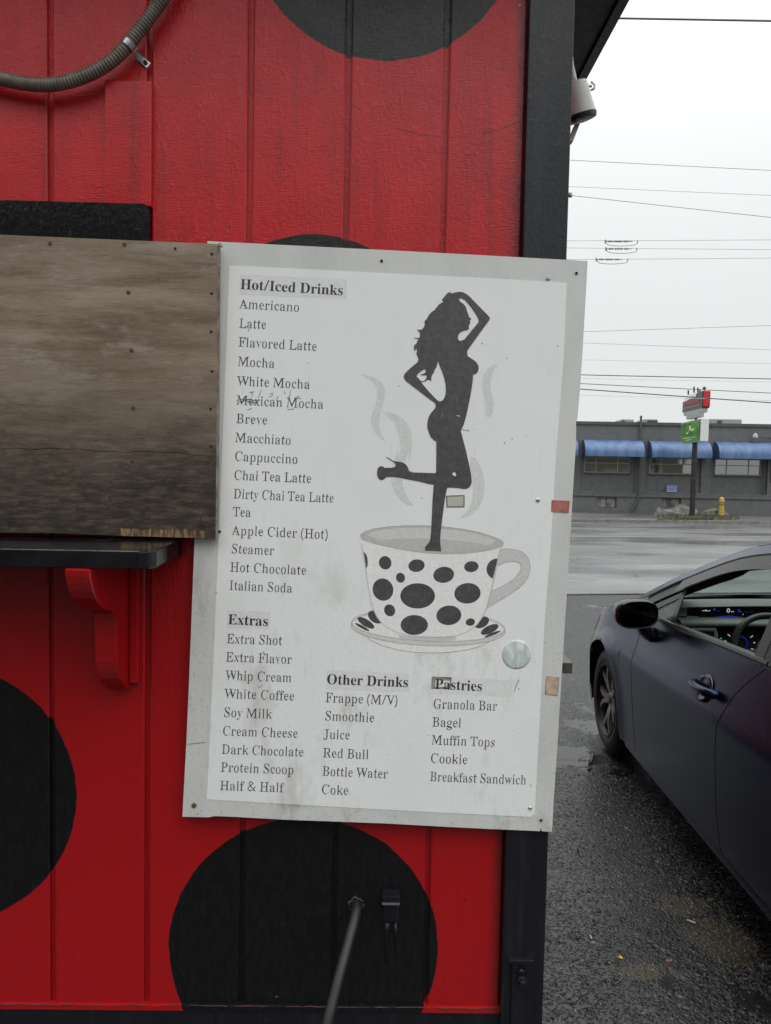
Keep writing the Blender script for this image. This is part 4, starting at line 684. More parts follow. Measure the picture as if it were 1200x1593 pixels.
outl = [(323, 375), (420, 380), (600, 389), (760, 397.5), (914.5, 406), (911, 470), (907, 540), (903, 600), (898.5, 652), (896.5, 656), (896.5, 690), (893, 740), (888.5, 820), (883, 910), (876, 1020), (868, 1150), (862, 1240), (859, 1294.5),
        (843, 1293), (842, 1287), (840, 1293), (760, 1289.5), (700, 1286.5), (600, 1281), (520, 1278), (440, 1275), (360, 1270.5), (335, 1269.5), (325, 1271.5), (284, 1270.5), (287, 1215), (290, 1160), (294, 1070), (299, 940), (303, 838), (310, 660), (316, 520)]
m = MB(); m.prism(outl, lambda u, v, k: W(u, v, SF) + Vector((0, 0 if k else .0055, 0))); m.build('backing_board', M['board'], sign)
post = [(357, 413), (600, 425), (760, 433), (882, 440), (877, 560), (866, 700), (857, 850), (848, 960), (840, 1120), (832, 1266.5), (825, 1271), (700, 1265), (560, 1257.5), (430, 1250), (322, 1243.5), (327, 1140), (335, 960), (341, 820), (350, 600)]
m = MB(); m.prism(post, lambda u, v, k: W(u, v, SF-.0006) + Vector((0, 0 if k else .0005, 0))); m.build('poster', M['poster'], sign)
ink = NT('faded_black_ink'); pp = ink.pos()
ic = ink.mix(ink.ramp(ink.noise(pp, 120, 4), .35, .7), (.062, .062, .064), (.090, .088, .088))
strk = ink.ramp(ink.noise(ink.mul3(pp, (420, 420, 26)), 1, 3), .70, .76)
ic = ink.mix(ink.math('MULTIPLY', strk, .55), ic, (.30, .29, .28))
ink.set(Base_Color=ic, Roughness=.42); M['ink'] = ink.mat
M['text'] = simple('text_ink', (.050, .050, .052), .45, 0, .35, 260)
M['text_bold'] = simple('heading_ink', (.038, .038, .040), .45, 0, .3, 260)
def pr(name, c, var=.06): return simple(name, c, .4, 0, var, 160)
M['steam'] = pr('steam_grey_print', (.675, .68, .665)); M['tape'] = pr('clear_tape_patch', (.735, .74, .73), .05)
M['cup_rim'] = pr('cup_rim_print', (.50, .495, .475)); M['cup_body'] = pr('cup_body_print', (.82, .815, .80), .05); M['cup_in'] = pr('cup_inner_print', (.63, .625, .605))
M['coffee'] = pr('coffee_print', (.52, .515, .495)); M['cup_line'] = pr('cup_outline_print', (.36, .36, .35)); M['handle'] = pr('cup_handle_print', (.60, .595, .58))

def glyph_word(txt, p0, p1, cap, table, mat, d=.0012):
    """lay a word line on the board between two baseline pixels"""
    polys = []; x = 0; items = []
    for ch in txt:
        if ch == ' ': x += 175; continue
        adv, data = table[ch]; items.append((x, data)); x += adv
    total = x - 25; ux = (p1[0]-p0[0])/total; uy = (p1[1]-p0[1])/total; sc = cap/455.0
    V, F = [], []
    for off, data in items:
        cs = [[tuple(map(int, q.split(','))) for q in c.split(' ')] for c in data.split('|')]
        # group holes with the outer contour that contains them
        def area(c): return sum(c[i-1][0]*c[i][1]-c[i][0]*c[i-1][1] for i in range(len(c)))/2
        def inside(p, c):
            r = False
            for i in range(len(c)):
                (x0, y0), (x1, y1) = c[i-1], c[i]
                if (y0 > p[1]) != (y1 > p[1]) and p[0] < x0+(p[1]-y0)/(y1-y0)*(x1-x0): r = not r
            return r
        cs.sort(key=lambda c: -abs(area(c))); groups = []
        for c in cs:
            for g in groups:
                if inside(c[0], g[0]) : g[1].append(c); break
            else: groups.append((c, []))
        for outer, holes in groups:
            loops = [[Vector((q[0], q[1], 0)) for q in c] for c in [outer]+holes]
            b = len(V)
            for c in loops:
                for q in c:
                    gx_ = off+q.x; V.append(W(p0[0]+ux*gx_+q.y*sc*.047, p0[1]+uy*gx_-q.y*sc, SF-LD(d)))
            F += [tuple(b+k for k in t_) for t_ in tessellate_polygon(loops)]
    return mesh('lettering', V, F, mat, sign)
LINES = [("Americano",372.7,479.5,465.5,485),("Latte",371.7,510,413.7,511.8),("Flavored Latte",370.5,539,492.5,546),("Mocha",369.5,569,427,572.5),("White Mocha",368.7,599.5,482,605),
("Mexican Mocha",367.5,629.5,503,636),("Breve",367,658,415.7,660.5),("Macchiato",365.5,687.5,452.5,692),("Cappuccino",364.5,716.7,463,721.5),("Chai Tea Latte",363.5,746,484,751.5),
("Dirty Chai Tea Latte",363,775,519,782),("Tea",362,803,390,804.3),("Apple Cider (Hot)",361,832,510,838.5),("Steamer",359.5,860.5,426,863.5),("Hot Chocolate",357.5,889,476,894.3),("Italian Soda",356.5,917.5,454.5,922),
("Extra Shot",352.5,1000.5,438.5,1003.5),("Extra Flavor",351,1029,453.5,1032.7),("Whip Cream",350.7,1057.5,453.5,1061.3),("White Coffee",349,1086,457.7,1090),("Soy Milk",347.5,1115,422.5,1118),
("Cream Cheese",345.7,1144,463,1148),("Dark Chocolate",344.5,1172.5,472,1177),("Protein Scoop",343,1200.5,457,1204.5),("Half & Half",341.7,1229,440,1232.5),
("Frappe (M/V)",506,1092,618.5,1097),("Smoothie",505,1120.5,582,1123.5),("Juice",503,1149,544,1150.5),("Red Bull",502,1178,573.5,1181),("Bottle Water",501,1206.5,603,1211),("Coke",499.5,1235,541.7,1236.7),
("Granola Bar",673.4,1101.8,773,1105.5),("Bagel",672,1130,717.5,1131.8),("Muffin Tops",671,1158,770,1161.8),("Cookie",669,1186.5,727,1188.8),("Breakfast Sandwich",668.6,1215,818.6,1220.6)]
for t_, a, b, c, d in LINES: glyph_word(t_, (a, b), (c, d), 14.6, GLYPHS_REGULAR, M['text'])
for t_, a, b, c, d in [("Hot/Iced Drinks",373.7,449.5,533.5,459.5),("Extras",354.5,971,417,974),("Other Drinks",508,1064,635,1069),("Pastries",676.5,1071.5,750,1075.3)]:
    glyph_word(t_, (a, b), (c, d), 15.6, GLYPHS_BOLD, M['text_bold'])
for q in [[(374,427),(540,434),(539,465),(372,458)], [(354,949),(421,952),(420,979),(353,976)], [(509,1042),(637,1048),(637,1077),(507,1072)], [(672,1052),(798,1058),(797,1084),(671,1079)]]:
    flat('tape_patch', [(q, [])], SW(.0007), M['tape'], sign)
# silhouette of the woman, traced at print scale
A1 = lambda pts: [(540+x/4, 420+y/4) for x, y in pts]
A2 = lambda pts: [(540+x/4, 700+y/4) for x, y in pts]
body = A1([(640,137),(652,146),(675,139),(700,135),(720,138),(738,146),(755,158),(768,170),(800,203),(840,244),(875,279),(888,294),(890,302),(884,314),(820,402),(770,472),(749,502),(748,520),(752,536),(772,549),(795,564),(810,580),(819,598),(819,618),(814,634),(806,644),(797,648),(785,652),(784,680),(778,725),(768,785),(755,850),(742,910),(726,965),(708,1000),(720,1045),(740,1120)])
body += A2([(740,0),(752,55),(765,110),(773,155),(777,195),(773,215),(762,232),(745,242),(725,242),(700,238),(660,234),(625,234),(617,265),(608,315),(600,375),(592,440),(585,500),(581,545),(580,575),(588,632),(540,630),(485,627),(486,604),(500,588),(515,570),(519,550),(524,500),(528,420),(531,340),(536,270),(540,216),(510,212),(460,199),(400,187),(340,175),(290,168),(250,168),(238,174),(228,184),(214,188),(198,180),(189,162),(187,138),(190,118),(200,104),(214,100),(226,104),(234,111),(285,110),(298,105),(304,95),(300,85),(285,72),(243,45),(248,43),(292,69),(318,72),(345,77),(362,86),(375,100),(383,118),(386,131),(410,139),(480,142),(548,144),(555,138),(556,60),(556,-10)])
body += A1([(556,1075),(556,1068),(540,1058),(522,1040),(510,1012),(502,985),(500,960),(503,935),(512,908),(528,884),(545,865),(552,852),(552,838),(546,826),(520,808),(470,770),(410,724),(368,692),(356,676),(353,662),(360,645),(375,628),(410,598),(440,573),(445,556),(440,538),(432,520),(436,500),(432,488),(427,492),(424,506),(418,496),(416,480),(421,466),(433,456),(438,442),(446,430),(428,428),(413,421),(436,422),(450,424),(455,405),(452,388),(435,370),(462,372),(478,358),(484,340),(483,318),(496,306),(510,280),(530,258),(545,250),(560,230),(575,212),(600,198),(590,186),(600,174),(612,160),(622,146)])
h1 = A1([(697,180),(706,199),(722,208),(738,225),(745,245),(752,268),(760,292),(775,304),(765,316),(768,330),(758,345),(760,365),(750,374),(728,378),(706,388),(692,405),(690,425),(697,438),(706,442),(720,436),(733,430),(745,415),(780,372),(812,334),(820,320),(818,305),(800,272),(775,235),(750,205),(730,184),(712,176),(700,176)])
h2 = A1([(568,567),(576,595),(592,632),(606,675),(614,715),(616,745),(613,775),(604,800),(592,814),(578,819),(562,810),(540,788),(500,745),(461,698),(476,697),(492,690),(505,682),(526,690),(524,672),(530,652),(541,638),(546,622),(556,606),(562,585)])
h3 = A1([(433,662),(440,648),(462,630),(484,616),(489,624),(488,640),(455,652),(478,656),(494,655),(497,668),(488,682),(476,693),(458,690),(448,676)])
nv = A1([(677,906),(690,902),(703,906),(704,911),(692,911),(684,908)]); kn_ = A2([(654,148),(664,136),(676,140),(681,155),(676,164),(664,160)])
flat('woman_silhouette', [(body, [h1, h2, h3, nv, kn_])], SW(.0021), M['ink'], sign)
# rising steam
for wsp in [A1([(80,645),(118,652),(155,662),(190,678),(218,702),(238,740),(236,785),(226,830),(212,870),(204,920),(200,960),(212,1015),(245,1070),(205,1045),(175,1010),(156,970),(150,925),(160,885),(178,845),(188,800),(190,755),(183,725),(162,695),(125,668)]),
            A1([(215,875),(250,884),(290,892),(340,920),(375,955),(395,990),(405,1050),(400,1130),(385,1200)])+A2([(385,0),(365,60),(350,115),(346,170),(348,215),(360,265),(385,310),(415,348),(375,338),(335,312),(300,265),(280,215),(272,170),(280,115),(300,55),(318,0)])+A1([(325,1180),(333,1110),(330,1050),(318,1000),(295,950),(255,910)]),
            A1([(940,588),(905,592),(875,615),(852,655),(843,715),(850,780),(862,840),(864,905),(885,915),(905,895),(915,840),(908,795),(895,750),(893,700),(903,650),(920,615)]),
            A2([(775,40),(800,50),(830,100),(850,160),(858,230),(845,310),(815,365),(770,405),(695,431),(745,385),(775,330),(785,270),(783,190),(770,110),(765,60)])]:
    flat('steam_wisp', [(wsp, [])], SW(.0010), M['steam'], sign)
def ell(cx, cy, rx, ry, rot=0, n=36, a0=0, a1=2*math.pi):
    o = []
    for k in range(n + (0 if abs(a1-a0-2*math.pi) < 1e-6 else 1)):
        a = a0+(a1-a0)*k/n; x, y = rx*math.cos(a), ry*math.sin(a); o.append((cx+x*math.cos(rot)-y*math.sin(rot), cy+x*math.sin(rot)+y*math.cos(rot)))
    return o
# saucer
def line_print(pts, w, d, mat, name='outline', closed=False):
    V, F = [], []; n = len(pts)
    for i in range(n):
        a = pts[i-1] if (i or closed) else pts[i]; b = pts[(i+1) % n] if (i < n-1 or closed) else pts[i]
        dx, dy = b[0]-a[0], b[1]-a[1]; l = math.hypot(dx, dy) or 1
        for s in (-1, 1): V.append(W(pts[i][0]-dy/l*w/2*s, pts[i][1]+dx/l*w/2*s, SF-LD(d)))
    for i in range(n if closed else n-1): j = (i+1) % n; F.append((2*i, 2*i+1, 2*j+1, 2*j))
    return mesh(name, V, F, mat, sign)
flat('saucer_foot', [(A2([(115,1150),(150,1185),(220,1218),(320,1245),(430,1260),(540,1264),(650,1258),(750,1243),(830,1222),(880,1196),(895,1170),(600,1200),(300,1190)]), [])], SW(.0009), M['cup_body'], sign)
line_print(A2([(115,1150),(150,1185),(220,1218),(320,1245),(430,1260),(540,1264),(650,1258),(750,1243),(830,1222),(880,1196),(895,1172)]), .9, .0010, M['cup_line'])
flat('saucer_rim', [(A2(ell(505,1108,481,110,.045)), [])], SW(.0011), M['cup_in'], sign)
flat('saucer', [(A2(ell(506,1092,477,98,.045)), [])], SW(.0012), M['cup_body'], sign)
line_print(A2(ell(505,1108,481,110,.045)), .9, .00125, M['cup_line'], closed=True)
line_print(A2(ell(506,1092,477,98,.045)), .8, .00125, M['cup_line'], closed=True)
for e in [(118,1076,60,22,.55), (95,1102,50,9,.5), (178,1040,52,34,.6), (838,1073,50,32,-.5), (888,1117,60,24,-.45), (905,1146,54,9,-.38)]:
    flat('saucer_spot', [(A2(ell(*e)), [])], SW(.0013), M['ink'], sign)
# cup handle, body, rim, coffee
ho = [(945,625),(975,616),(1010,615),(1050,620),(1090,634),(1120,660),(1136,695),(1141,740),(1132,780),(1105,825),(1065,862),(1010,900),(950,935),(900,965),(868,988),(880,950),(890,905),(905,878)]
hi = [(905,878),(945,858),(1000,830),(1045,798),(1075,760),(1086,728),(1078,706),(1055,694),(1020,692),(980,700),(935,720)]
flat('cup_handle', [(A2(ho+hi), [])], SW(.0014), M['handle'], sign)
line_print(A2(ho[:16]), .8, .00145, M['cup_line']); line_print(A2(hi), .8, .00145, M['cup_line'])
cbody = [(84,535),(92,590),(104,660),(116,730),(126,800),(138,880),(150,940),(164,990),(185,1035),(215,1075),(255,1108),(310,1136),(380,1152),(460,1162),(560,1165),(640,1162),(710,1148),(765,1122),(810,1085),(845,1035),(868,985),(885,920),(900,860),(915,790),(930,715),(945,650),(970,585)]
flat('cup_body', [(A2(cbody), [])], SW(.0015), M['cup_body'], sign)
flat('cup_shadow_band', [(A2([(322,1148),(400,1160),(500,1166),(600,1166),(680,1160),(676,1184),(560,1190),(430,1184),(330,1172)]), [])], SW(.00155), M['handle'], sign)
line_print(A2(cbody[1:-1]), 1.6, .00155, M['handle'])
line_print(A2([(955,610),(940,680),(922,770),(905,850),(890,920),(870,985)]), 1.3, .0016, M['cup_rim'])
rim = [(82,530),(110,508),(170,490),(260,477),(370,470),(480,470),(600,477),(720,492),(830,514),(910,540),(960,562),(975,578),(968,598),(935,612),(880,625),(800,638),(700,646),(600,647),(500,642),(400,630),(300,612),(200,590),(130,570),(95,556)]
flat('cup_rim', [(A2(rim), [])], SW(.0016), M['cup_rim'], sign)
inn = [(130,530),(160,508),(230,494),(330,486),(450,485),(580,490),(700,503),(810,524),(890,547),(925,565),(905,585),(820,600),(700,610),(560,608),(420,597),(290,577),(190,556)]
flat('cup_inside', [(A2(inn), [])], SW(.0017), M['cup_in'], sign)
flat('coffee_surface', [(A2([(175,572),(260,556),(360,550),(480,550),(600,556),(720,568),(830,583),(880,598),(830,618),(720,634),(600,640),(480,632),(360,616),(250,594)]), [])], SW(.00175), M['coffee'], sign)
line_print(A2(rim), .7, .0018, M['cup_line'], closed=True)
for e in [(238,702,39,42,-.3),(433,720,51,39,-.15),(333,795,28,31,-.3),(602,777,65,50,-.15),(774,726,45,34,-.1),(224,869,64,70,-.3),(440,908,108,79,0),(750,892,82,64,-.1),(266,998,34,38,-.4),(634,1029,78,61,-.1),(419,1089,85,62,0),(768,1071,29,23,-.2)]:
    flat('cup_spot', [(A2(ell(*e)), [])], SW(.0016), M['ink'], sign)
flat('cup_spot', [(A2([(104,632),(117,645),(127,668),(130,695),(128,722),(120,740)]), [])], SW(.0016), M['ink'], sign)
flat('cup_spot', [(A2([(937,675),(915,678),(893,690),(875,712),(868,740),(871,762),(884,785),(907,802),(918,760),(930,710)]), [])], SW(.0016), M['ink'], sign)
# stickers, tape marks, marker scribble
flat('tape_mark', [([(694,771),(723,770),(723,789),(695,789.5)], [([(696,773),(721.3,772),(721.3,787.3),(697,787.6)])])], SW(.0019), simple('tape_grime', (.16, .15, .13), .6, 0, .4, 300), sign)
flat('tape_mark', [([(696,773),(721.3,772),(721.3,787.3),(697,787.6)], [])], SW(.0019), pr('old_tape', (.50, .48, .44)), sign)
def patch(q, col, nm):
    m = MB(); m.prism(q, lambda u, v, k: W(u, v, SF-.0012) + Vector((0, 0 if k else .0012, 0))); m.build('tape_piece', simple(nm, col, .6, 0, .25, 60), sign)
patch([(858.5,778),(886.5,779),(885,797.5),(857.5,796)], (.36, .13, .10), 'red_brown_tape')
patch([(851,1052),(870,1054),(867.5,1082),(848.5,1079.5)], (.45, .34, .25), 'tan_tape')
line_print([(851,1052),(870,1054),(867.5,1082),(848.5,1079.5)], 1, .0014, M['ink'], 'tape_edge', True)
grime = NT('tape_residue'); pg = grime.pos()
grime.set(Base_Color=grime.mix(grime.ramp(grime.noise(pg, 90, 4), .35, .65), (.13, .125, .115), (.30, .29, .27)), Roughness=.6)
flat('tape_residue', [([(672,1052.5),(703,1053.5),(702,1073),(694,1072),(671,1072)], [([(678,1058),(700,1059),(699,1069),(677,1068.5)])])], SW(.0009), grime.mat, sign)
# bubbled clear sticker
bm_ = NT('round_foil_sticker'); p_ = bm_.pos(); nb = bm_.noise(bm_.mul3(p_, (1, 1, .4)), 70, 3, .6, 1.0)
bm_.set(Base_Color=bm_.mix(bm_.ramp(nb, .35, .62), (.72, .74, .69), (.48, .56, .58)), Roughness=.22, Normal=bm_.bump(nb, .6, .003))
bc = W(804, 1018, SF-.0006); m = MB(); m.lathe(bc, (0, -1, 0), [(0, .0300), (.0007, .0297), (.0012, .026), (.0016, .012), (.0017, .001)], 36); m.build('round_sticker', bm_.mat, sign, smooth=True)
mk = simple('marker_ink', (.16, .16, .17), .5)
for q in [[(390,609),(393,611),(392,617)],[(388,611),(396,609)],[(407,606),(404,614),(402,619)],[(420,613),(425,611),(424,615),(419,618)],[(433,616),(430,623)],[(443,609),(444,614)],[(452,607),(451,616),(447,620),(452,619)],[(459,619),(464,616),(469,620),(462,619)],
          [(368,623),(380,620),(395,623),(405,622)],[(370,626),(390,620)],[(380,622),(395,628),(404,622)],[(447,637),(458,636)],[(385,638),(392,635)],[(385,625),(402,626)],
          [(402,1070),(406,1068),(409,1065)],[(800,1077),(803,1067),(808,1057)],[(825,1220),(827,1224)],[(716,669),(722,668.5),(730,669.5)],[(292,1158),(305,1156),(320,1155)]]:
    line_print(q, .8, .002, mk, 'marker_stroke')
ghost = pr('faint_ghost_print', (.72, .735, .75), .04)
for k in range(6):
    y = 980+k*11; line_print([(826+(k%2)*2, y), (832, y+1), (832.5, y+6), (826, y+6.5)], .9, .0009, ghost, 'ghost_mark')
for (x, y, big) in [(594,406,0),(853,433,1),(897,425,0),(837,778,1),(302,1253,2),(825,1257,1),(842,1276,0),(342,827,0),(343,381,1)]:
    r = (.0028, .0042, .0048)[big]
    MB().lathe(W(x, y, SF-.0003), (0, -1, 0), [(0, r), (.0015, r*.95), (.0028, r*.55), (.0016, r*.35)], 14).build('screw', M['rust'] if big == 2 else M['dark_screw'] if not big else M['steel'], sign)
t = NT('rust_halo'); p = t.pos(); t.set(Base_Color=t.mix(t.ramp(t.noise(p, 260, 4), .4, .6), (.30, .18, .10), (.62, .60, .56)), Roughness=.6)
flat('rust_stain', [(ell(302, 1253, 5.2, 5.0), [])], SW(.0001), t.mat, sign)

# ------------------------------------------------------------------ security lamp beside the corner
lamp = empty('security_lamp', W(905, 160, .2), 'white canister lamp with dark ring under the eave at the corner', 'lamp')
lc = W(894, 128, .20); ldir = (W(906, 176, .20) - lc); ln = ldir.length; ldir = (ldir.normalized() + Vector((0, .16, 0))).normalized()
u_ = W(1, 0, .2)-W(0, 0, .2); pxm = u_.length*.90
MB().lathe(lc, ldir, [(0, 15*pxm), (.002, 20*pxm), (.006, 21.5*pxm), (ln*.5, 23.5*pxm), (ln, 27*pxm)], 32).build('canister', M['white_metal'], lamp, smooth=True, auto=40)
MB().lathe(lc + ldir*(ln+.0005), ldir, [(0, 27.5*pxm), (.004, 27.5*pxm), (8*pxm, 26*pxm), (9*pxm, 22*pxm)], 32).build('dark_ring', M['black_plastic'], lamp, smooth=True, auto=40)
MB().tube([W(886, 60, .2), W(889, 100, .2), W(892, 118, .2), W(893, 130, .2)], [4*pxm, 4*pxm, 5*pxm, 7*pxm], 12).build('stem', M['white_metal'], lamp, smooth=True)
MB().tube([W(908, 133, .2), W(921, 134, .2)], 2.4*pxm, 10).tube([W(919.5, 128, .2), W(922, 128.5, .2), W(925.5, 132, .2), W(924.5, 138, .2), W(919.5, 140.5, .2)], 1.9*pxm, 8).build('thumb_screw', M['steel'], lamp, smooth=True)
m = MB(); a_ = W(899, 192, .22); b_ = W(888, 220, .22); m.obox(a_-u_*4, u_*8, b_-a_, (0, .02, 0)); m.build('support_arm', simple('aged_cream_plastic', (.42, .38, .31), .5), lamp, bevel=.002)
tag(MB().lathe(W(886.5, 303.5, .05), (1, 0, 0), [(-.004, .0035), (0, .005), (.004, .005), (.006, .002)], 12).build('cable_hook', M['steel']), 'tiny metal cable hook on the kiosk corner', 'hook')
# ------------------------------------------------------------------ grey building across the street
FB0, FB1 = G0(900, 794.5, .1), G0(1199, 801.3, .1)
fu = (FB1-FB0).normalized(); fn_ = Vector((fu.y, -fu.x, 0))       # fn_ points to the street
if fn_.y > 0: fn_ = -fn_
def FP(px, py, d=0.0):           # pixel -> (s, z) on the facade plane moved d towards the street
    q = onplane(px, py, fn_, FB0+fn_*d); r = q-FB0; return r.dot(fu), q.z
def FQ(s, z, d=0.0): v = FB0 + fu*s + fn_*d; return Vector((v.x, v.y, z))
C3 = lambda x, y: (880+x*.26667, 560+y*.26667)
bld = empty('commercial_building', FQ(4, .1), 'long grey single storey building with blue awnings across the wet street', 'building')
def wallmat(name, c, dirt=.35):
    t = NT(name); p = t.pos(); s_ = t.noise(t.mul3(p, (1.4, 1.4, .18)), 1, 6, .65); f = t.noise(p, 5, 5, .6)
    col = t.mix(t.ramp(f, .3, .7), tuple(q*.86 for q in c), tuple(q*1.1 for q in c)); col = t.mix(t.ramp(s_, .55, .8, 0, dirt), col, tuple(q*.5 for q in c))
    col = t.mix(t.math('MULTIPLY', t.ramp(t.noise(t.mul3(p, (9, 9, .5)), 1, 4, .7), .66, .74), .25), col, (.22, .22, .21))
    t.set(Base_Color=col, Roughness=.75, Normal=t.bump(f, .4, .01)); return t.mat
M['grey_wall'] = wallmat('painted_grey_stucco', (.118, .120, .124)); M['grey_dark'] = wallmat('dark_grey_trim', (.075, .077, .082))
def holes_wall(mb, s0, s1, z0, z1, d, holes, depth):
    xs = sorted({s0, s1, *[h[0] for h in holes], *[h[1] for h in holes]}); zs = sorted({z0, z1, *[h[2] for h in holes], *[h[3] for h in holes]})
    for i in range(len(xs)-1):
        for j in range(len(zs)-1):
            cx, cz = (xs[i]+xs[i+1])/2, (zs[j]+zs[j+1])/2
            if any(h[0] < cx < h[1] and h[2] < cz < h[3] for h in holes): continue
            mb.add([FQ(xs[i], zs[j], d), FQ(xs[i+1], zs[j], d), FQ(xs[i+1], zs[j+1], d), FQ(xs[i], zs[j+1], d)], [(0, 1, 2, 3)])
    for a, b, c, e in holes:
        for p, q in (((a, c), (b, c)), ((b, c), (b, e)), ((b, e), (a, e)), ((a, e), (a, c))):
            mb.add([FQ(*p, d), FQ(*q, d), FQ(*q, d-depth), FQ(*p, d-depth)], [(0, 1, 2, 3)])
def R4(x0, y0, x1, y1, d=0.0):   # crop rectangle -> (s0,s1,z0,z1)
    a = FP(*C3(x0, (y0+y1)/2), d); b = FP(*C3(x1, (y0+y1)/2), d); c = FP(*C3((x0+x1)/2, y0), d); e = FP(*C3((x0+x1)/2, y1), d)
    return (a[0], b[0], e[1], c[1])
top = FP(*C3(430, 367))[1]
pl = FP(*C3(430, 793))[1]
bays = [R4(86, 566, 408, 772), R4(466, 568, 780, 774), R4(846, 570, 1160, 778)]
step_ = bays[1][0]-bays[0][0]; w_ = bays[0][1]-bays[0][0]
zb0, zb1 = bays[1][2], bays[1][3]
bays = [(bays[0][0]+k*step_, bays[0][0]+k*step_+w_, zb0, zb1) for k in range(-1, 5)]
m = MB(); SL, SR = bays[0][0]-1.2, bays[-1][1]+1.0
lows = [R4(183, 803, 297, 862), R4(560, 808, 672, 862)]
lows = [(a, b, max(c, .18), d) for a, b, c, d in lows]
holes_wall(m, SL, SR, pl, top, 0, bays, .12)
holes_wall(m, SL, SR, 0.0, pl, .05, [(a, b, c, min(d, pl-.02)) for a, b, c, d in lows], .2)
m.add([FQ(SL, pl, .05), FQ(SR, pl, .05), FQ(SR, pl, 0), FQ(SL, pl, 0)], [(0, 1, 2, 3)])
for s_, sg in ((SL, -1), (SR, 1)): m.add([FQ(s_, 0, .05), FQ(s_, 0, -14), FQ(s_, top, -14), FQ(s_, top, 0)], [(0, 1, 2, 3)])
m.add([FQ(SL, 0, -14), FQ(SR, 0, -14), FQ(SR, top, -14), FQ(SL, top, -14)], [(0, 1, 2, 3)])
m.build('wall', M['grey_wall'], bld)
MB().add([FQ(SL, top-.35, 0), FQ(SR, top-.35, 0), FQ(SR, top-.35, -14), FQ(SL, top-.35, -14)], [(0, 1, 2, 3)]).build('roof', simple('flat_roof', (.12, .12, .12), .6), bld)
def fbox(mb, s0, s1, z0, z1, d0, d1): return mb.obox(FQ(s0, z0, d0), fu*(s1-s0), fn_*(d1-d0), (0, 0, z1-z0))
fbox(MB(), SL-.05, SR+.05, top-.10, top+.03, -.25, .06).build('parapet_cap', M['grey_dark'], bld)
fbox(MB(), SL, SR, pl-.04, pl+.05, .0505, .11).build('plinth_band', M['grey_wall'], bld)
win = [R4(110, 570, 376, 664, -.12), R4(860, 572, 1130, 666, -.12)]
w0 = win[0][0]-bays[1][0]; ww = win[0][1]-win[0][0]; wz0 = (win[0][2]+win[1][2])/2; wz1 = zb1-.02
M['far_glass'] = None
t = NT('window_pane_glass'); t.set(Base_Color=(.09, .10, .085), Roughness=.04, Specular_IOR_Level=1.0); t.b.inputs['IOR'].default_value = 2.0; M['far_glass'] = t.mat
M['frame'] = simple('pale_window_frame', (.33, .34, .34), .5)
M['aw'] = NT('blue_awning_canvas'); t = M['aw']; p = t.pos()
sx_ = t.noise(t.mul3(p, (3.5, 3.5, .4)), 1, 5, .6)
t.set(Base_Color=t.mix(t.ramp(sx_, .35, .7), (.052, .105, .225), (.095, .17, .33)), Roughness=.45); M['aw'] = t.mat
M['aw_side'] = simple('blue_awning_side', (.035, .07, .17), .5)
aw = R4(97, 472, 436, 568); aw_h = FP(*C3(650, 474))[1]; aw_l = zb1-.02
for k, (a, b, c, e) in enumerate(bays):
    wl, wr = a+w0, a+w0+ww
    m = MB(); holes_wall(m, a, b, c, e, -.12, [(wl, wr, wz0, wz1)], .10); m.build('bay_panel', M['grey_wall'], bld)
    fr_ = MB()
    f = .035
    fbox(fr_, wl, wr, wz0, wz0+f, -.20, -.15); fbox(fr_, wl, wr, wz1-f, wz1, -.20, -.15); fbox(fr_, wl, wl+f, wz0+f, wz1-f, -.20, -.15); fbox(fr_, wr-f, wr, wz0+f, wz1-f, -.20, -.15)
    c1, c2 = wl+ww*.26, wl+ww*.735; zm = wz0+(wz1-wz0)*.60
    for cc in (c1, c2): fbox(fr_, cc-f/2, cc+f/2, wz0+f, wz1-f, -.199, -.151)
    fbox(fr_, wl+f, wr-f, zm-f/2, zm+f/2, -.198, -.152)
    wobj = fr_.build('window', M['frame'], bld)
    for (x0, x1) in ((wl+f, c1-f/2), (c1+f/2, c2-f/2), (c2+f/2, wr-f)):
        for (z0, z1) in ((wz0+f, zm-f/2), (zm+f/2, wz1-f)):
            tl = random.uniform(-.004, .004)
            m = MB(); m.add([FQ(x0, z0, -.185+tl), FQ(x1, z0, -.185-tl), FQ(x1, z1, -.185-tl), FQ(x0, z1, -.185+tl)], [(0, 1, 2, 3)]); m.build('pane', M['far_glass'], wobj)
    m = MB(); fbox(m, wl-.02, wr+.02, wz0-.06, wz0, -.119, -.04); m.build('sill', M['grey_dark'], bld)
    s0, s1 = a+.05, a+.05+(aw[1]-aw[0]); R = aw_h-aw_l; P_ = .75
    prof = [(math.sin(q)*P_, aw_l+.12+(R-.12)*math.cos(q)) for q in [i*math.pi/2/9 for i in range(10)]] + [(P_, aw_l)]
    ao = MB().grid([[FQ(s, z, d+.01) for d, z in prof] for s in (s0, s0+(s1-s0)*.25, s0+(s1-s0)*.5, s0+(s1-s0)*.75, s1)]).build('awning', M['aw'], bld, smooth=True, auto=50)
    m = MB()
    for s in (s0, s1):
        pf = prof + [(0, aw_l)]; m.add([FQ(s, z, d+.01) for d, z in pf], [tuple(range(len(pf)))])
    m.build('awning_end', M['aw_side'], ao)
    m = MB(); fbox(m, s0, s1, aw_l-.02, aw_l, .01, P_); m.build('awning_frame', simple('awning_frame', (.04, .045, .06), .5), ao)
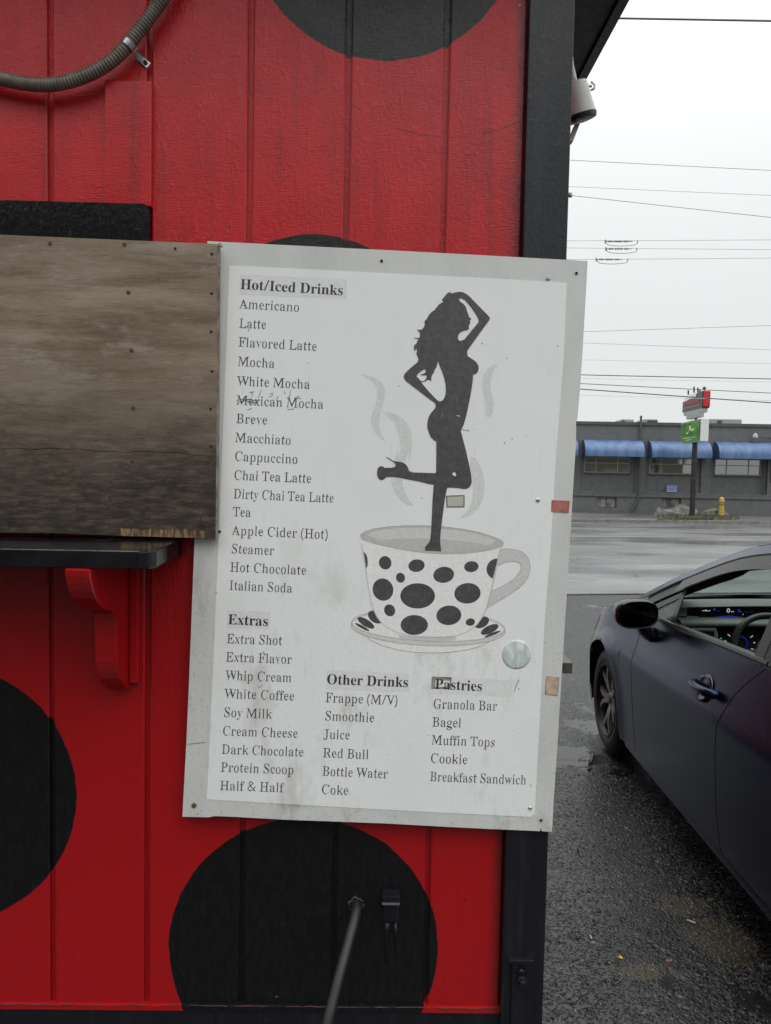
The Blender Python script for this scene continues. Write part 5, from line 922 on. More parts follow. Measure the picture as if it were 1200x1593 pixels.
for a, b, c, e in lows:
    e = min(e, pl-.02); fr_ = MB(); f = .03
    for q in ((a, b, c, c+f), (a, b, e-f, e), (a, a+f, c+f, e-f), (b-f, b, c+f, e-f), ((a+b)/2-f/2, (a+b)/2+f/2, c+f, e-f)): fbox(fr_, *q, -.12, -.06)
    wo = fr_.build('basement_window', M['grey_dark'], bld)
    n = 4
    for i in range(n):
        for j in range(2):
            x0 = a+f+(b-a-2*f)*i/n; x1 = a+f+(b-a-2*f)*(i+1)/n; z0 = c+f+(e-c-2*f)*j/2; z1 = c+f+(e-c-2*f)*(j+1)/2
            cc = random.choice([(.22, .22, .20), (.30, .30, .28), (.10, .11, .11), (.26, .25, .22)])
            MB().add([FQ(x0, z0, -.10), FQ(x1, z0, -.10), FQ(x1, z1, -.10), FQ(x0, z1, -.10)], [(0, 1, 2, 3)]).build('pane', simple('cloudy_pane', cc, .3), wo)
# downpipe with elbow
q0 = FP(*C3(437, 345)); q1 = FP(*C3(428, 815)); q2 = FP(*C3(378, 876))
MB().tube([FQ(q0[0], top+.30, .10), FQ(q0[0], q1[1], .10), FQ(q0[0]-.08, q1[1]-.12, .14), FQ(q2[0], .12, .16)], .05, 8).build('downpipe', M['grey_dark'], bld)
q0 = FP(*C3(1162, 572)); MB().tube([FQ(q0[0], zb1, .04), FQ(q0[0], zb0, .04)], .04, 8).build('conduit_pipe', M['grey_dark'], bld)
# wall lamp on a bent arm
ll = R4(1080, 430, 1200, 470); la = FP(*C3(1195, 452)); lh = FP(*C3(1093, 445))
m = MB(); m.tube([FQ(la[0]+.1, zb1-1.0, .03), FQ(la[0]+.1, la[1], .03), FQ(lh[0], la[1]+.02, .25)], .025, 8); wlm = m.build('wall_lamp', M['grey_dark'], bld)
MB().lathe(FQ(lh[0], lh[1]+.12, .25), (0, 0, -1), [(0, .04), (.06, .09), (.16, .12), (.22, .13)], 14).build('lamp_head', simple('lamp_head_grey', (.3, .31, .32), .4), wlm, smooth=True)
# blue wall notice
a = FP(*C3(590, 731)); b = FP(*C3(648, 771)); nm = fbox(MB(), a[0], b[0], b[1], a[1], .0, .03).build('wall_notice', simple('notice_white', (.30, .34, .50), .5), bld)
m = MB()
for k in range(3):
    z = b[1]+(a[1]-b[1])*(.22+.26*k)
    for j in range(4):
        s = a[0]+(b[0]-a[0])*(.08+.23*j); fbox(m, s, s+(b[0]-a[0])*(.17 if (j+k) % 3 else .12), z, z+(a[1]-b[1])*.14, .031, .036)
m.build('notice_text', simple('notice_blue', (.06, .09, .33), .5), bld)
# rooftop units
for (x0, y0, x1, vent) in [(328, 345, 400, (328, 345)), (460, 344, 538, (478, 538)), (845, 343, 1030, (886, 912))]:
    a = FP(*C3(x0, y0), -3.0); b = FP(*C3(x1, y0), -3.0)
    ru = fbox(MB(), a[0], b[0], top-.35, a[1], -4.4, -3.0).build('rooftop_unit', simple('hvac_metal', (.26, .27, .25), .5), bld, bevel=.04)
    v0 = FP(*C3(vent[0], y0+4), -3.0); v1 = FP(*C3(vent[1], y0+4), -3.0); m = MB()
    for k in range(5): fbox(m, v0[0], v1[0], top+.0+(a[1]-top-.04)*k/5, top+(a[1]-top-.04)*(k+.6)/5, -2.99, -2.95)
    m.build('louvre', simple('louvre_dark', (.05, .055, .06), .5), ru)

# ------------------------------------------------------------------ pylon sign
pb = G0(1076.8, 803, .1)
def PP(px, py, dx=0.0): return onplane(px, py, (0, 1, 0), (0, pb.y, 0))
pyl = empty('pylon_sign', pb, 'tall roadside pylon sign with a green panel below a broken red and black cabinet', 'sign')
K = lambda x, y: (1020+x*.1, 590+y*.1)
r_ = (PP(1081.2, 740)-PP(1073.0, 740)).length/2
pole_top = PP(1078, 686).z-.1
MB().lathe(pb-Vector((0, 0, .02)), (0, 0, 1), [(0, r_*1.5), (.06, r_*1.5), (.06, r_), (pole_top, r_*.95), (pole_top+.002, r_*.5), (PP(1078, 645).z-.1, r_*.5)], 16).build('pole', M['black_plastic'], pyl, smooth=True, auto=40)
m = MB()
for k in range(5):
    z = .8+k*.7
    m.lathe(pb+Vector((0, 0, z)), (0, 0, 1), [(0, r_*1.12), (.03, r_*1.12)], 16)
m.build('pole_band', simple('pole_strap', (.06, .06, .065), .5), pyl)
def cab(px_l, px_c, px_r, py_t, py_b, depth_at=None):
    """vertical box: left edge, shared corner and right edge pixel columns; returns origin corner, face vec, side vec, z0, z1"""
    Q = lambda x, y: onplane(x, y, (0, 1, 0), (0, pb.y-1.25, 0))
    c = Q(px_c, (py_t+py_b)/2); z1 = Q(px_c, py_t).z; z0 = Q(px_c, py_b).z
    dl = ray(px_l, (py_t+py_b)/2); dl.z = 0; dr = ray(px_r, (py_t+py_b)/2); dr.z = 0
    def hit(d, v):              # length k with (c + v*k) on the ray in plan
        o = Vector((C_O.x, C_O.y)); a = Vector((c.x, c.y))-o; det = d.x*(-v.y)+v.x*d.y
        return (-(a.x*d.y - a.y*d.x))/(v.x*d.y - v.y*d.x)
    fv = Vector((.084, .996, 0)); sv = Vector((.996, -.084, 0))     # face looks up the street, narrow end towards us
    return c, fv*hit(dl, fv), sv*hit(dr, sv), z0, z1
c, fv, sv, z0, z1 = cab(1060, 1090.8, 1103, 651.0, 686.5)
M['cab_white'] = simple('cabinet_white', (.62, .63, .62), .4, 0, .06)
gs = MB().obox((c.x, c.y, z0), fv, sv, (0, 0, z1-z0)).build('lower_cabinet', M['cab_white'], pyl, bevel=.02)
nf = Vector((fv.y, -fv.x, 0)).normalized(); 
if nf.dot(C_O-c) < 0: nf = -nf
def face(u, v, d=.01): return Vector((c.x, c.y, 0)) + fv*(1-u) + nf*d + Vector((0, 0, z0+(z1-z0)*v))
gm = NT('green_panel_print'); pp = gm.pos(); gm.set(Base_Color=gm.mix(gm.ramp(gm.noise(pp, 2.4, 3), .38, .62), (.045, .19, .035), (.12, .31, .04)), Roughness=.35)
def fquad(mb, u0, u1, v0, v1, d, slope=0): mb.add([face(u0, v0, d), face(u1, v0+slope, d), face(u1, v1+slope, d), face(u0, v1, d)], [(0, 1, 2, 3)])
m = MB(); fquad(m, .04, .96, .05, .95, .03); m.build('green_panel', gm.mat, gs)
m = MB()
for pts_ in [[(.42,.45),(.47,.48),(.50,.60),(.52,.74),(.55,.72),(.54,.60),(.58,.55)], [(.58,.60),(.59,.52),(.63,.51),(.65,.60),(.66,.52)], [(.72,.60),(.68,.57),(.72,.54),(.69,.50)], [(.36,.44),(.42,.40),(.47,.50)]]:
    for i in range(len(pts_)-1):
        a, b = pts_[i], pts_[i+1]; m.tube([face(a[0], a[1], .045), face(b[0], b[1], .045)], .022, 6)
m.build('script_lettering', simple('sign_cream', (.75, .78, .50), .4), gs)
m = MB()
for k in range(9): fquad(m, .18+k*.068, .18+k*.068+.05, .19, .235, .04)
for k in range(5): fquad(m, .33+k*.068, .33+k*.068+.05, .09, .135, .04)
m.build('small_lettering', simple('sign_pale', (.6, .7, .5), .4), gs)
m = MB()
for k in range(11): fquad(m, .10+k*.07, .10+k*.07+.04, .34+.02*(k % 3), .40, .036)
for k in range(6): fquad(m, .15+k*.07, .15+k*.07+.05, .86-.05*(k % 3), .88, .036)
m.build('leaf_motif', simple('sign_teal', (.03, .10, .13), .4), gs)
# grey trays under the upper cabinet
c, fv, sv, z0, z1 = cab(1068, 1087.5, 1095.5, 641.5, 648.5); M['cab_grey'] = simple('cabinet_grey', (.30, .31, .31), .5, 0, .12)
MB().obox((c.x, c.y, z0), fv, sv, (0, 0, z1-z0)).build('reader_tray', M['cab_grey'], pyl)
c, fv, sv, z0, z1 = cab(1064, 1090, 1101, 635.3, 641); MB().obox((c.x, c.y, z0), fv, sv, (0, 0, z1-z0)).build('reader_tray', M['cab_grey'], pyl)
c, fv, sv, z0, z1 = cab(1062.5, 1092.5, 1104.5, 608, 634.5)
# upper cabinet with its torn, sloping top
lt = (612-0)/1; zl = z0+(z1-z0)*.72
poly_ = [(0, 0), (1, 0), (1, 1), (.86, 1.0), (.80, .93), (.74, 1.02), (.70, .90), (.62, .86), (.45, .80), (.30, .72), (.2, .68), (.0, .66)]
def face2(u, v, d): return Vector((c.x, c.y, 0)) + fv*(1-u) + sv*(1-d) + Vector((0, 0, z0+(z1-z0)*v))
m = MB(); m.prism(poly_, lambda u, v, k: face2(u, v, k)); up_ = m.build('upper_cabinet', simple('cabinet_charcoal', (.07, .07, .075), .5), pyl)
m = MB(); e0 = Vector((c.x, c.y, 0)) + sv.normalized()*.03 + (-fv.normalized())*.03
m.obox((e0.x, e0.y, z0+.05), sv*.9, -fv.normalized()*.03, (0, 0, z1-z0-.05)); m.build('red_end_panel', simple('red_plastic', (.52, .012, .02), .3), up_, bevel=.02)
def fq2(mb, u0, u1, v0, v1, d): mb.add([face(u, v, d) for u, v in ((u0, v0), (u1, v0), (u1, v1), (u0, v1))], [(0, 1, 2, 3)])
m = MB()
for k in range(8): fq2(m, .10+k*.10, .10+k*.10+.075, .36+.0*k, .56, .02)
m.build('red_lettering', simple('sign_red_letters', (.38, .035, .04), .5), up_)
m = MB()
for k in range(11): fq2(m, .09+k*.076, .09+k*.076+.05, .16, .27, .02)
m.build('grey_lettering', simple('sign_grey_letters', (.22, .21, .21), .5), up_)
m = MB()
for (u, h_) in [(.12, .86), (.22, 1.02), (.30, .96), (.38, 1.06), (.48, .98), (.55, 1.08), (.66, 1.02)]:
    m.add([face(u-.05, .70, .012), face(u+.05, .74, .012), face(u+.035, h_, .014), face(u-.02, h_-.06, .013)], [(0, 1, 2, 3)])
m.build('torn_panel', simple('torn_face_white', (.72, .66, .62), .5), up_)
m = MB()
for (x, y0_, y1_) in [(1071, 607, 612), (1080, 601.5, 609), (1086, 603, 610), (1089, 606, 610), (1096, 602, 609)]: m.tube([PP(x, y0_), PP(x, y1_+2)], .03, 6)
m.lathe(PP(1096, 603.5), (0, 0, 1), [(-.05, .03), (0, .09), (.05, .03)], 8); m.build('lamp_spike', M['black_plastic'], up_)

# ------------------------------------------------------------------ bollard, rocks, verge at the foot of the sign
bo = G0(1122, 801.8, .1); hgt = (onplane(1122, 773, (0, 1, 0), bo) - bo).z; wr = .11
bol = empty('yellow_bollard', bo, 'yellow striped bollard at the foot of the grey building wall', 'bollard')
MB().lathe(bo, (0, 0, 1), [(-.02, wr), (hgt*.80, wr), (hgt*.86, wr*.95), (hgt*.96, wr*.7), (hgt, wr*.25)], 16).build('post', simple('yellow_paint', (.42, .31, .05), .5, 0, .25, 20), bol, smooth=True, auto=50)
m = MB()
for k in (.55, .66): m.lathe(bo+Vector((0, 0, hgt*k)), (0, 0, 1), [(0, wr*1.04), (hgt*.05, wr*1.04)], 16)
m.build('band', simple('dark_band', (.06, .05, .03), .5), bol)
def rock(name, px, py, w, h, label, seed, group=None):
    b = G0(px, py, .1); bm = bmesh.new(); bmesh.ops.create_icosphere(bm, subdivisions=3, radius=1)
    for v in bm.verts:
        q = v.co*1.3 + Vector((seed, 0, 0)); k = 1 + .35*noise.noise(q) + .15*noise.noise(q*3)
        v.co = Vector((v.co.x*w*k, v.co.y*w*.45*k, max(-.1, v.co.z*h*k)))
    me = bpy.data.meshes.new(name); bm.to_mesh(me); bm.free(); me.materials.append(M['rock']); me.shade_flat() if hasattr(me, 'shade_flat') else None
    o = bpy.data.objects.new(name, me); COL.objects.link(o); o.location = b; return tag(o, label, 'boulder', group)
M['rock'] = simple('landscape_rock', (.125, .122, .112), .75, 0, .5, 3, .02, 12)
rock('boulder', 1062, 800, .62, .38, 'largest pale boulder lying left of the pylon sign pole', 1)
rock('boulder', 1043, 801, .60, .26, 'low grey boulder between the large pale one and the dark one', 5)
rock('boulder', 1028, 801, .28, .30, 'small dark boulder at the left end of the rock row', 9)
rock('boulder', 1113, 801, .55, .26, 'flat boulder just right of the pylon sign pole, before the bollard', 13)
rock('boulder', 1099, 799, .24, .20, 'dark small boulder close to the right of the pylon sign pole', 17)
# patchy verge grass
gv = []; gf = []; rg = random.Random(5)
for k in range(3800):
    px = rg.gauss(1085, 34); py = rg.uniform(801.5, 809.5)
    if not 1022 < px < 1150: continue
    b = G0(px, py, .1); h = rg.uniform(.015, .07); w = rg.uniform(.01, .025); a = rg.uniform(0, 6.28); dx, dy = math.cos(a)*w, math.sin(a)*w
    n = len(gv); gv += [(b.x-dx, b.y-dy, .095), (b.x+dx, b.y+dy, .095), (b.x+rg.uniform(-.06, .06), b.y+rg.uniform(-.06, .06), .1+h)]; gf.append((n, n+1, n+2))
tag(mesh('grass', gv, gf, simple('verge_grass', (.085, .078, .042), .8, 0, .5, 1.5)), 'patchy winter grass around the foot of the pylon sign', 'grass', kind='stuff')

# ------------------------------------------------------------------ overhead lines
M['wire'] = simple('weathered_cable', (.55, .56, .55), .6, 0, .1); M['wire_dark'] = simple('black_cable', (.075, .08, .08), .6, 0, .1)
M['wire_green'] = simple('green_grey_cable', (.13, .15, .13), .5, 0, .1)
def wire(p0, p1, Y, pxw, mat, label, lx=-26, rx=42):
    a = onplane(*p0, (0, 1, 0), (0, Y, 0)); b = onplane(*p1, (0, 1, 0), (0, Y, 0)); d = (b-a)/(b.x-a.x)
    r = pxw*(Y+DIST)/FPX/2*(.72 if mat != M['wire_green'] else .95); pts = []
    for i in range(25):
        x = lx+(rx-lx)*i/24; q = a + d*(x-a.x); sag = ((x-(a.x+b.x)/2)/(rx-lx))**2*1.2 - ((a.x-b.x)/2/(rx-lx))**2*1.2
        pts.append(q + Vector((0, 0, sag)))
    o = MB().tube(pts, r, 6).build('power_line', mat, smooth=True)
    tag(o, label, 'power line', 'overhead lines above the street'); return o
wire((965, 28.5), (1200, 32.5), 9, 3.2, M['wire_green'], 'thick cable nearest the roof edge, highest of all the overhead lines')
wire((888, 249), (1200, 265), 17, 1.5, M['wire'], 'second highest overhead line, just below the lamp, sloping down to the right')
wire((885, 290), (1200, 304), 19, 1.1, M['wire'], 'thin pale overhead line just above the one starting at the cable hook')
w4 = wire((885, 303.5), (1200, 338), 14, 1.7, M['wire'], 'overhead line starting at the small hook on the kiosk corner, sloping steeply', lx=G0(885, 1000).x)
l5 = wire((882, 374.5), (1200, 373), 30, 1.2, M['wire'], 'highest of the three overhead lines with insulators')
l6 = wire((882, 385.5), (1200, 388), 30.5, 1.2, M['wire'], 'middle one of the three overhead lines with insulators')
l7 = wire((882, 403.5), (1200, 401.3), 31, 1.2, M['wire'], 'lowest of the three overhead lines with insulators, just above the menu corner')
wire((900, 516), (1200, 506), 27, 1.5, M['wire'], 'single overhead line rising slightly to the right beside the menu')
wire((900, 533), (1200, 544), 26, 1.2, M['wire'], 'overhead line sloping down right, directly under the rising one')
wire((900, 559.5), (1200, 565.5), 25.5, .9, M['wire'], 'faint overhead line above the pair of thick dark ones')
wire((900, 583), (1200, 589.5), 24, 1.9, M['wire_dark'], 'thick dark overhead line, uppermost of the dark ones above the pylon sign')
wire((900, 588.5), (1200, 594), 25, .8, M['wire'], 'faint overhead line tucked just under the uppermost dark one')
wire((900, 596.5), (1200, 611.5), 23, 1.5, M['wire_dark'], 'middle dark overhead line touching the top of the pylon sign')
wire((900, 605), (1200, 626.5), 22, 2.2, M['wire_dark'], 'thickest dark overhead line, crossing in front of the pylon sign cabinet')
wire((900, 614.5), (1200, 623), 26.5, .8, M['wire'], 'faintest overhead line, lowest on the left above the building roof')
M['insul'] = simple('grey_insulator', (.22, .215, .20), .4)
for ln, Y, xa, xb, y in ((l5, 30, 942, 992, 375.5), (l6, 30.5, 943, 991, 387), (l7, 31, 928, 977, 403.5)):
    def q(px, py): return onplane(px, py, (0, 1, 0), (0, Y-.05, 0))
    m = MB()
    for k in range(13):
        px = xa+5+k*2.4
        if k in (3, 9): continue
        m.lathe(q(px, y), (1, 0, 0), [(-.015, .02), (0, .045), (.02, .045), (.03, .02)], 8)
    m.tube([q(xa, y), q(xb-8, y)], .018, 6); m.build('insulator', M['insul'], ln)
    m = MB(); m.tube(smooth_path([q(xa+1, y), q(xa+2, y+3.5), q(xa+8, y+6.2), q((xa+xb)/2, y+7.2), q(xb-8, y+6), q(xb-1, y+4), q(xb, y)], 5), .012, 6)
    m.lathe(q(xa, y), (0, 0, 1), [(-.08, .03), (.06, .03)], 6); m.lathe(q(xb, y), (0, 0, 1), [(-.08, .02), (.03, .02)], 6); m.build('jumper_loop', M['insul'], ln)

# ------------------------------------------------------------------ brown building across the lot, behind the viewer
bb = empty('brown_building', (-9, -14, 0), 'brown two storey building on the far side of the lot', 'building')
M['brown'] = wallmat('brown_render', (.075, .050, .038)); 
m = MB(); m.box(-26, -1.6, -26, -13.0, -.02, 6.8); m.build('wall', M['brown'], bb)
MB().box(-26.3, -1.3, -26.3, -12.6, 6.805, 7.05).build('roof', simple('brown_eave', (.03, .025, .02), .5), bb)
MB().box(-1.595, 24, -26, -15.0, -.02, 3.4).build('wall', wallmat('tan_render', (.16, .12, .09)), bb)
MB().box(-1.29, 24.3, -26.3, -14.7, 3.405, 3.6).build('roof', simple('tan_eave', (.05, .045, .04), .5), bb)
for k in range(9):
    x = -24+k*2.5
    for zz in (1.1, 4.3):
        wo = MB().box(x, x+1.5, -13.0, -12.94, zz, zz+1.4).build('window', M['frame'], bb)
        MB().box(x+.08, x+1.42, -12.938, -12.93, zz+.08, zz+1.32).build('pane', M['far_glass'], wo)
for k in range(7):
    x = 1.0+k*3.2
    wo = MB().box(x, x+1.5, -15.0, -14.94, 1.1, 2.3).build('window', M['frame'], bb)
    MB().box(x+.08, x+1.42, -14.938, -14.93, 1.18, 2.22).build('pane', M['far_glass'], wo)
# ------------------------------------------------------------------ parked car
CPHI = rad(1.7); CO = Vector((2.28, 2.97, 0))
cF = Vector((math.sin(CPHI), math.cos(CPHI), 0)); cL = Vector((-math.cos(CPHI), math.sin(CPHI), 0))
def CW(v): return CO + cF*v[0] + cL*v[1] + Vector((0, 0, v[2]))
car = empty('parked_car', CO, 'dark blue wet four door car parked facing away beside the kiosk', 'car')
def lerp_tab(t, x):
    if x <= t[0][0]: return t[0][1]
    for (a, b), (c, d) in zip(t, t[1:]):
        if x <= c: return b+(d-b)*(x-a)/(c-a)
    return t[-1][1]
def smooth_tab(t, x):
    xs = [q[0] for q in t]
    if x <= xs[0]: return t[0][1]
    if x >= xs[-1]: return t[-1][1]
    for i in range(len(t)-1):
        if x <= xs[i+1]: break
    h = xs[i+1]-xs[i]; u = (x-xs[i])/h
    def sl(k):
        if k == 0: return (t[1][1]-t[0][1])/(xs[1]-xs[0])
        if k == len(t)-1: return (t[-1][1]-t[-2][1])/(xs[-1]-xs[-2])
        return (t[k+1][1]-t[k-1][1])/(xs[k+1]-xs[k-1])
    m0, m1 = sl(i)*h, sl(i+1)*h
    return (2*u**3-3*u*u+1)*t[i][1]+(u**3-2*u*u+u)*m0+(-2*u**3+3*u*u)*t[i+1][1]+(u**3-u*u)*m1
WB, R_T, XW, ARC = -2.67, .315, .05, .365
def Wd(x):
    if x > 0: return .881*max(0, 1-(x/.96)**3.2)**(1/2.4)
    if x < -2.75: return .881*max(0, 1-((-2.75-x)/.86)**3.0)**(1/2.6)
    return .881
ZB = [(-3.61, .93), (-3.4, 1.0), (-3.1, 1.045), (-2.6, 1.035), (-1.8, 1.008), (-.85, .955), (-.45, .94), (0, .895), (.35, .815), (.62, .73), (.82, .64), (.96, .56)]
def zbelt(x): return smooth_tab(ZB, x)
PRO = [(0, .950), (.06, .966), (.14, .974), (.30, .982), (.45, .988), (.58, .996), (.655, 1.0), (.70, .993), (.76, .976), (.84, .953), (.93, .932), (1.0, .915)]
def side(x, z):
    zb = zbelt(x); k = (z-.17)/(zb-.17); w = Wd(x)*smooth_tab(PRO, max(0, min(1, k)))
    fl = .013*math.exp(-((math.hypot(x-XW, z-.31)-ARC)/.05)**2) + .013*math.exp(-((math.hypot(x-WB, z-.31)-ARC)/.05)**2)
    return w + (fl if abs(z-.31) < .5 else 0)
RAIL = [(-3.25, 1.045), (-3.0, 1.165), (-2.7, 1.305), (-2.4, 1.385), (-2.1, 1.422), (-1.8, 1.432), (-1.5, 1.415), (-1.2, 1.362), (-.90, 1.262), (-.60, 1.145), (-.32, 1.022), (-.18, .955)]
def zrail(x): return smooth_tab(RAIL, x)
def Gy(x, z):
    zb = zbelt(x); y0 = Wd(x)*.915; k = (z-zb)/(1.40-.97)
    return y0 - .205*k - .02*k*k

def carpaint():
    t = NT('wet_navy_car_paint'); p = t.pos()
    v = t.voro(p, 115); d = t.ramp(v, .06, .27, 1, 0)
    pres = t.ramp(t.noise(p, 34, 3), .42, .60); v2 = t.ramp(t.voro(p, 420), .1, .45, .6, 0)
    streak = t.noise(t.mul3(p, (130, 130, 9)), 1, 4, .6)
    up = t.ramp(t.sep(p)[2], .55, .85, .12, 1)
    h = t.math('ADD', t.math('MULTIPLY', t.math('MULTIPLY', d, pres), up), t.math('ADD', t.math('MULTIPLY', t.math('MULTIPLY', v2, up), .25), t.math('MULTIPLY', streak, .35)))
    n = t.bump(h, .42, .0013)
    t.b.inputs['Specular IOR Level'].default_value = .08
    t.set(Base_Color=t.mix(t.ramp(t.noise(p, 900, 2), .3, .7), (.006, .013, .048), (.012, .024, .080)), Metallic=.85, Roughness=.24, Coat_Weight=.26, Coat_Roughness=.02, Normal=n, Coat_Normal=n)
    return t.mat
M['car'] = carpaint()
M['cabin'] = simple('cabin_dark', (.012, .012, .013), .7, 0, .2, 20)
M['trim_blk'] = simple('gloss_black_trim', (.006, .006, .007), .22, 0, .3, 60, .0001, 240, spec=.3)
M['moulding'] = simple('belt_moulding_grey', (.016, .0165, .016), .25, 0, .3, 60, .0002, 300)
M['glass'] = glass('car_glass', (.72, .80, .76), 0)
M['glass_rain'] = glass('rainy_windscreen', (.66, .76, .71), .02, drops=True)
M['glass_dark'] = glass('tinted_rear_glass', (.10, .11, .11), .02, drops=True)
M['visor'] = glass('smoked_visor', (.16, .16, .15), .12, fac=.16, drops=True)
M['dash'] = simple('dash_grey_green', (.115, .125, .112), .62, 0, .08, 60, .0004, 700)
M['dash_dark'] = simple('dash_dark', (.022, .023, .022), .6, 0, .1)
def cgrid(name, us, vs, fn, mat, parent=None, both=True, weld=False, mb=None):
    obs = []
    for s in ((1, -1) if both else (1,)):
        m = MB(); m.grid([[CW((q[0], q[1]*s, q[2])) for q in (fn(u, v) for v in vs)] for u in us])
        obs.append(m.build(name, mat, parent or car, smooth=True))
    return obs
LS = lambda a, b, n: [a+(b-a)*i/n for i in range(n+1)]
# inner shell
m = MB()
cz = [.20, .35, .55, .75, .90]
for s in (1, -1):
    m.grid([[CW((x, s*(side(x, z)-.03), z)) for z in cz if True] for x in LS(-3.5, -.5, 30)])
m.grid([[CW((x, y*min(.80, Wd(x)*.86), .19)) for y in LS(-1, 1, 4)] for x in LS(-3.4, .62, 16)])
for s in (1, -1):
    m.grid([[CW((x, s*y, .62)) for y in (.45, min(.80, Wd(x)*.86))] for x in LS(-.5, .62, 6)])
    m.grid([[CW((x, s*.50, z)) for z in (.19, .86 if x < .2 else .66)] for x in LS(-.5, .6, 8)])
    m.grid([[CW((x, s*.50, z)) for z in (.19, .9)] for x in LS(-3.2, -2.2, 4)])
m.grid([[CW((-.46, y, z)) for y in LS(-.8, .8, 4)] for z in (.19, .60, .93)])
m.build('inner_shell', M['cabin'], car)
# arch liners
for xc in (XW, WB):
    for s in (1, -1):
        m = MB(); m.grid([[CW((xc+(ARC+.015)*math.cos(a), s*y, .31+(ARC+.015)*math.sin(a))) for y in (.50, side(xc+ARC*math.cos(a), .31+ARC*math.sin(a)) - .012)] for a in LS(-.25, math.pi+.25, 18)])
        m.build('arch_liner', M['cabin'], car, smooth=True)
def xf(z): return -.535 - .055*max(0, (.50-z)/.3) + .03*max(0, (z-.75)/.2)
# front fenders with wheel arch
def fender_pts(x, v, zlo):
    zb = zbelt(x); z = zlo+(zb-zlo)*v; return (x, side(x, z), z)
def arch_panel(name, x0, x1, xc, top=zbelt, zmin=.20):
    for s in (1, -1):
        m = MB(); xa, xb = xc-ARC, xc+ARC
        vv = LS(0, 1, 16)
        def col(x, zlo): return [CW((x, s*side(x, zlo+(zbelt(x)-zlo)*v), zlo+(zbelt(x)-zlo)*v)) for v in vv]
        if name == 'f':
            def zz_(v): return zmin+(zbelt(x0)-zmin)*v
            m.grid([[CW((xx_, s*side(xx_, zz_(v)), zz_(v))) for xx_, v in ((xf(zz_(v))+.005+(xa-xf(zz_(v))-.005)*u, v) for v in vv)] for u in LS(0, 1, 6)])
        else: m.grid([col(x, zmin) for x in LS(x0, xa, 6)])
        xs = [xc-ARC*math.cos(math.pi*i/28) for i in range(29)]
        m.grid([col(x, .31+math.sqrt(max(0, ARC**2-(x-xc)**2))) for x in xs])
        m.grid([col(x, zmin) for x in LS(xb, x1, 6)])
        for xx in (xa, xb):  # below the axle line
            pass
        # rolled lip
        m.grid([[CW((xc-(ARC)*math.cos(a), s*(side(xc-ARC*math.cos(a), .31+ARC*math.sin(a))), .31+ARC*math.sin(a))), CW((xc-(ARC+.002)*math.cos(a), s*(side(xc-ARC*math.cos(a), .31+ARC*math.sin(a))-.025), .31+(ARC+.002)*math.sin(a)))] for a in LS(0, math.pi, 24)])
        m.grid([[CW((x, s*side(x, zmin), zmin)), CW((x, s*(side(x, zmin)-.05), zmin-.02))] for x in LS(x0, xa, 3)])
        yield m
fx0 = -.52
for m, s in zip(arch_panel('f', fx0, .60, XW), (1, -1)):
    # shoulder that turns onto the bonnet / pillar base
    m.grid([[CW((x, s*(Wd(x)*.915 - (Wd(x)*.915-.80*Wd(x)*1.0)*k), zbelt(x)+.040*math.sin(k*math.pi/2)*(1 if x < .4 else 1-(x-.4)/.6))) for k in LS(0, 1, 5)] for x in LS(fx0, .60, 16)])
    m.build('front_fender', M['car'], car, smooth=True, weld=True)
for m in arch_panel('q', -3.05, -2.23, WB): m.build('rear_quarter', M['car'], car, smooth=True)
# bonnet
m = MB(); rows = []
for x in LS(-.18, .88, 22):
    zb = zbelt(x); w = Wd(x)*.80; f = 1 if x < .4 else 1-(x-.4)/.6
    rows.append([CW((x + .10*(1-abs(q))*(1 if x > .5 else 0)*(x-.5)/.4, w*q, zb+.040*f + .055*(1-q*q)*(1-max(0, x-.5)) - .012*math.exp(-((abs(q)-.62)/.12)**2)*0)) for q in LS(-.992, .992, 16)])
m.grid(rows); m.build('bonnet', M['car'], car, smooth=True)
m = MB(); m.grid([[CW((x-.10*q*q, .76*q, .935+.02*(1-q*q)+k*.01)) for q in LS(-1, 1, 12)] for x, k in ((-.15, 0), (-.02, .5), (.08, 0))]); m.build('cowl', M['trim_blk'], car, smooth=True)
# nose
def nose(sgn, x0, xe, name, p=3.2, zlo=.20):
    m = MB(); rows = []
    qm = 1.0
    while True:
        a = qm*math.pi/2; X = .96*max(0, math.cos(a))**(2/3.2) if sgn > 0 else -2.75-.86*max(0, math.cos(a))**(2/3.0)
        if (sgn > 0 and X >= x0) or (sgn < 0 and X <= x0): break
        qm -= .002
    for q in LS(-qm, qm, 30):
        a = q*math.pi/2
        if sgn > 0: X = .96*math.cos(a)**(2/3.2) if abs(q) < 1 else 0; Y = .881*abs(math.sin(a))**(2/2.4)
        else: X = -2.75-.86*(math.cos(a)**(2/3.0) if abs(q) < 1 else 0); Y = .881*abs(math.sin(a))**(2/2.6)
        Y = math.copysign(Y, q); row = []
        if sgn > 0: X = max(X, x0)
        else: X = min(X, x0)
        for v in LS(0, 1, 12):
            zb = zbelt(X); z = zlo+(zb-zlo)*v; k = smooth_tab(PRO, v)
            pull = .10*max(0, v-.55)**1.5*(1-abs(q)**2) + .05*max(0, .3-v)
            row.append(CW((X-sgn*pull, Y*k, z)))
        rows.append(row)
    m.grid(rows); return m.build(name, M['car'], car, smooth=True)
nose(1, .60, 0, 'front_bumper'); nose(-1, -3.05, 0, 'rear_bumper')
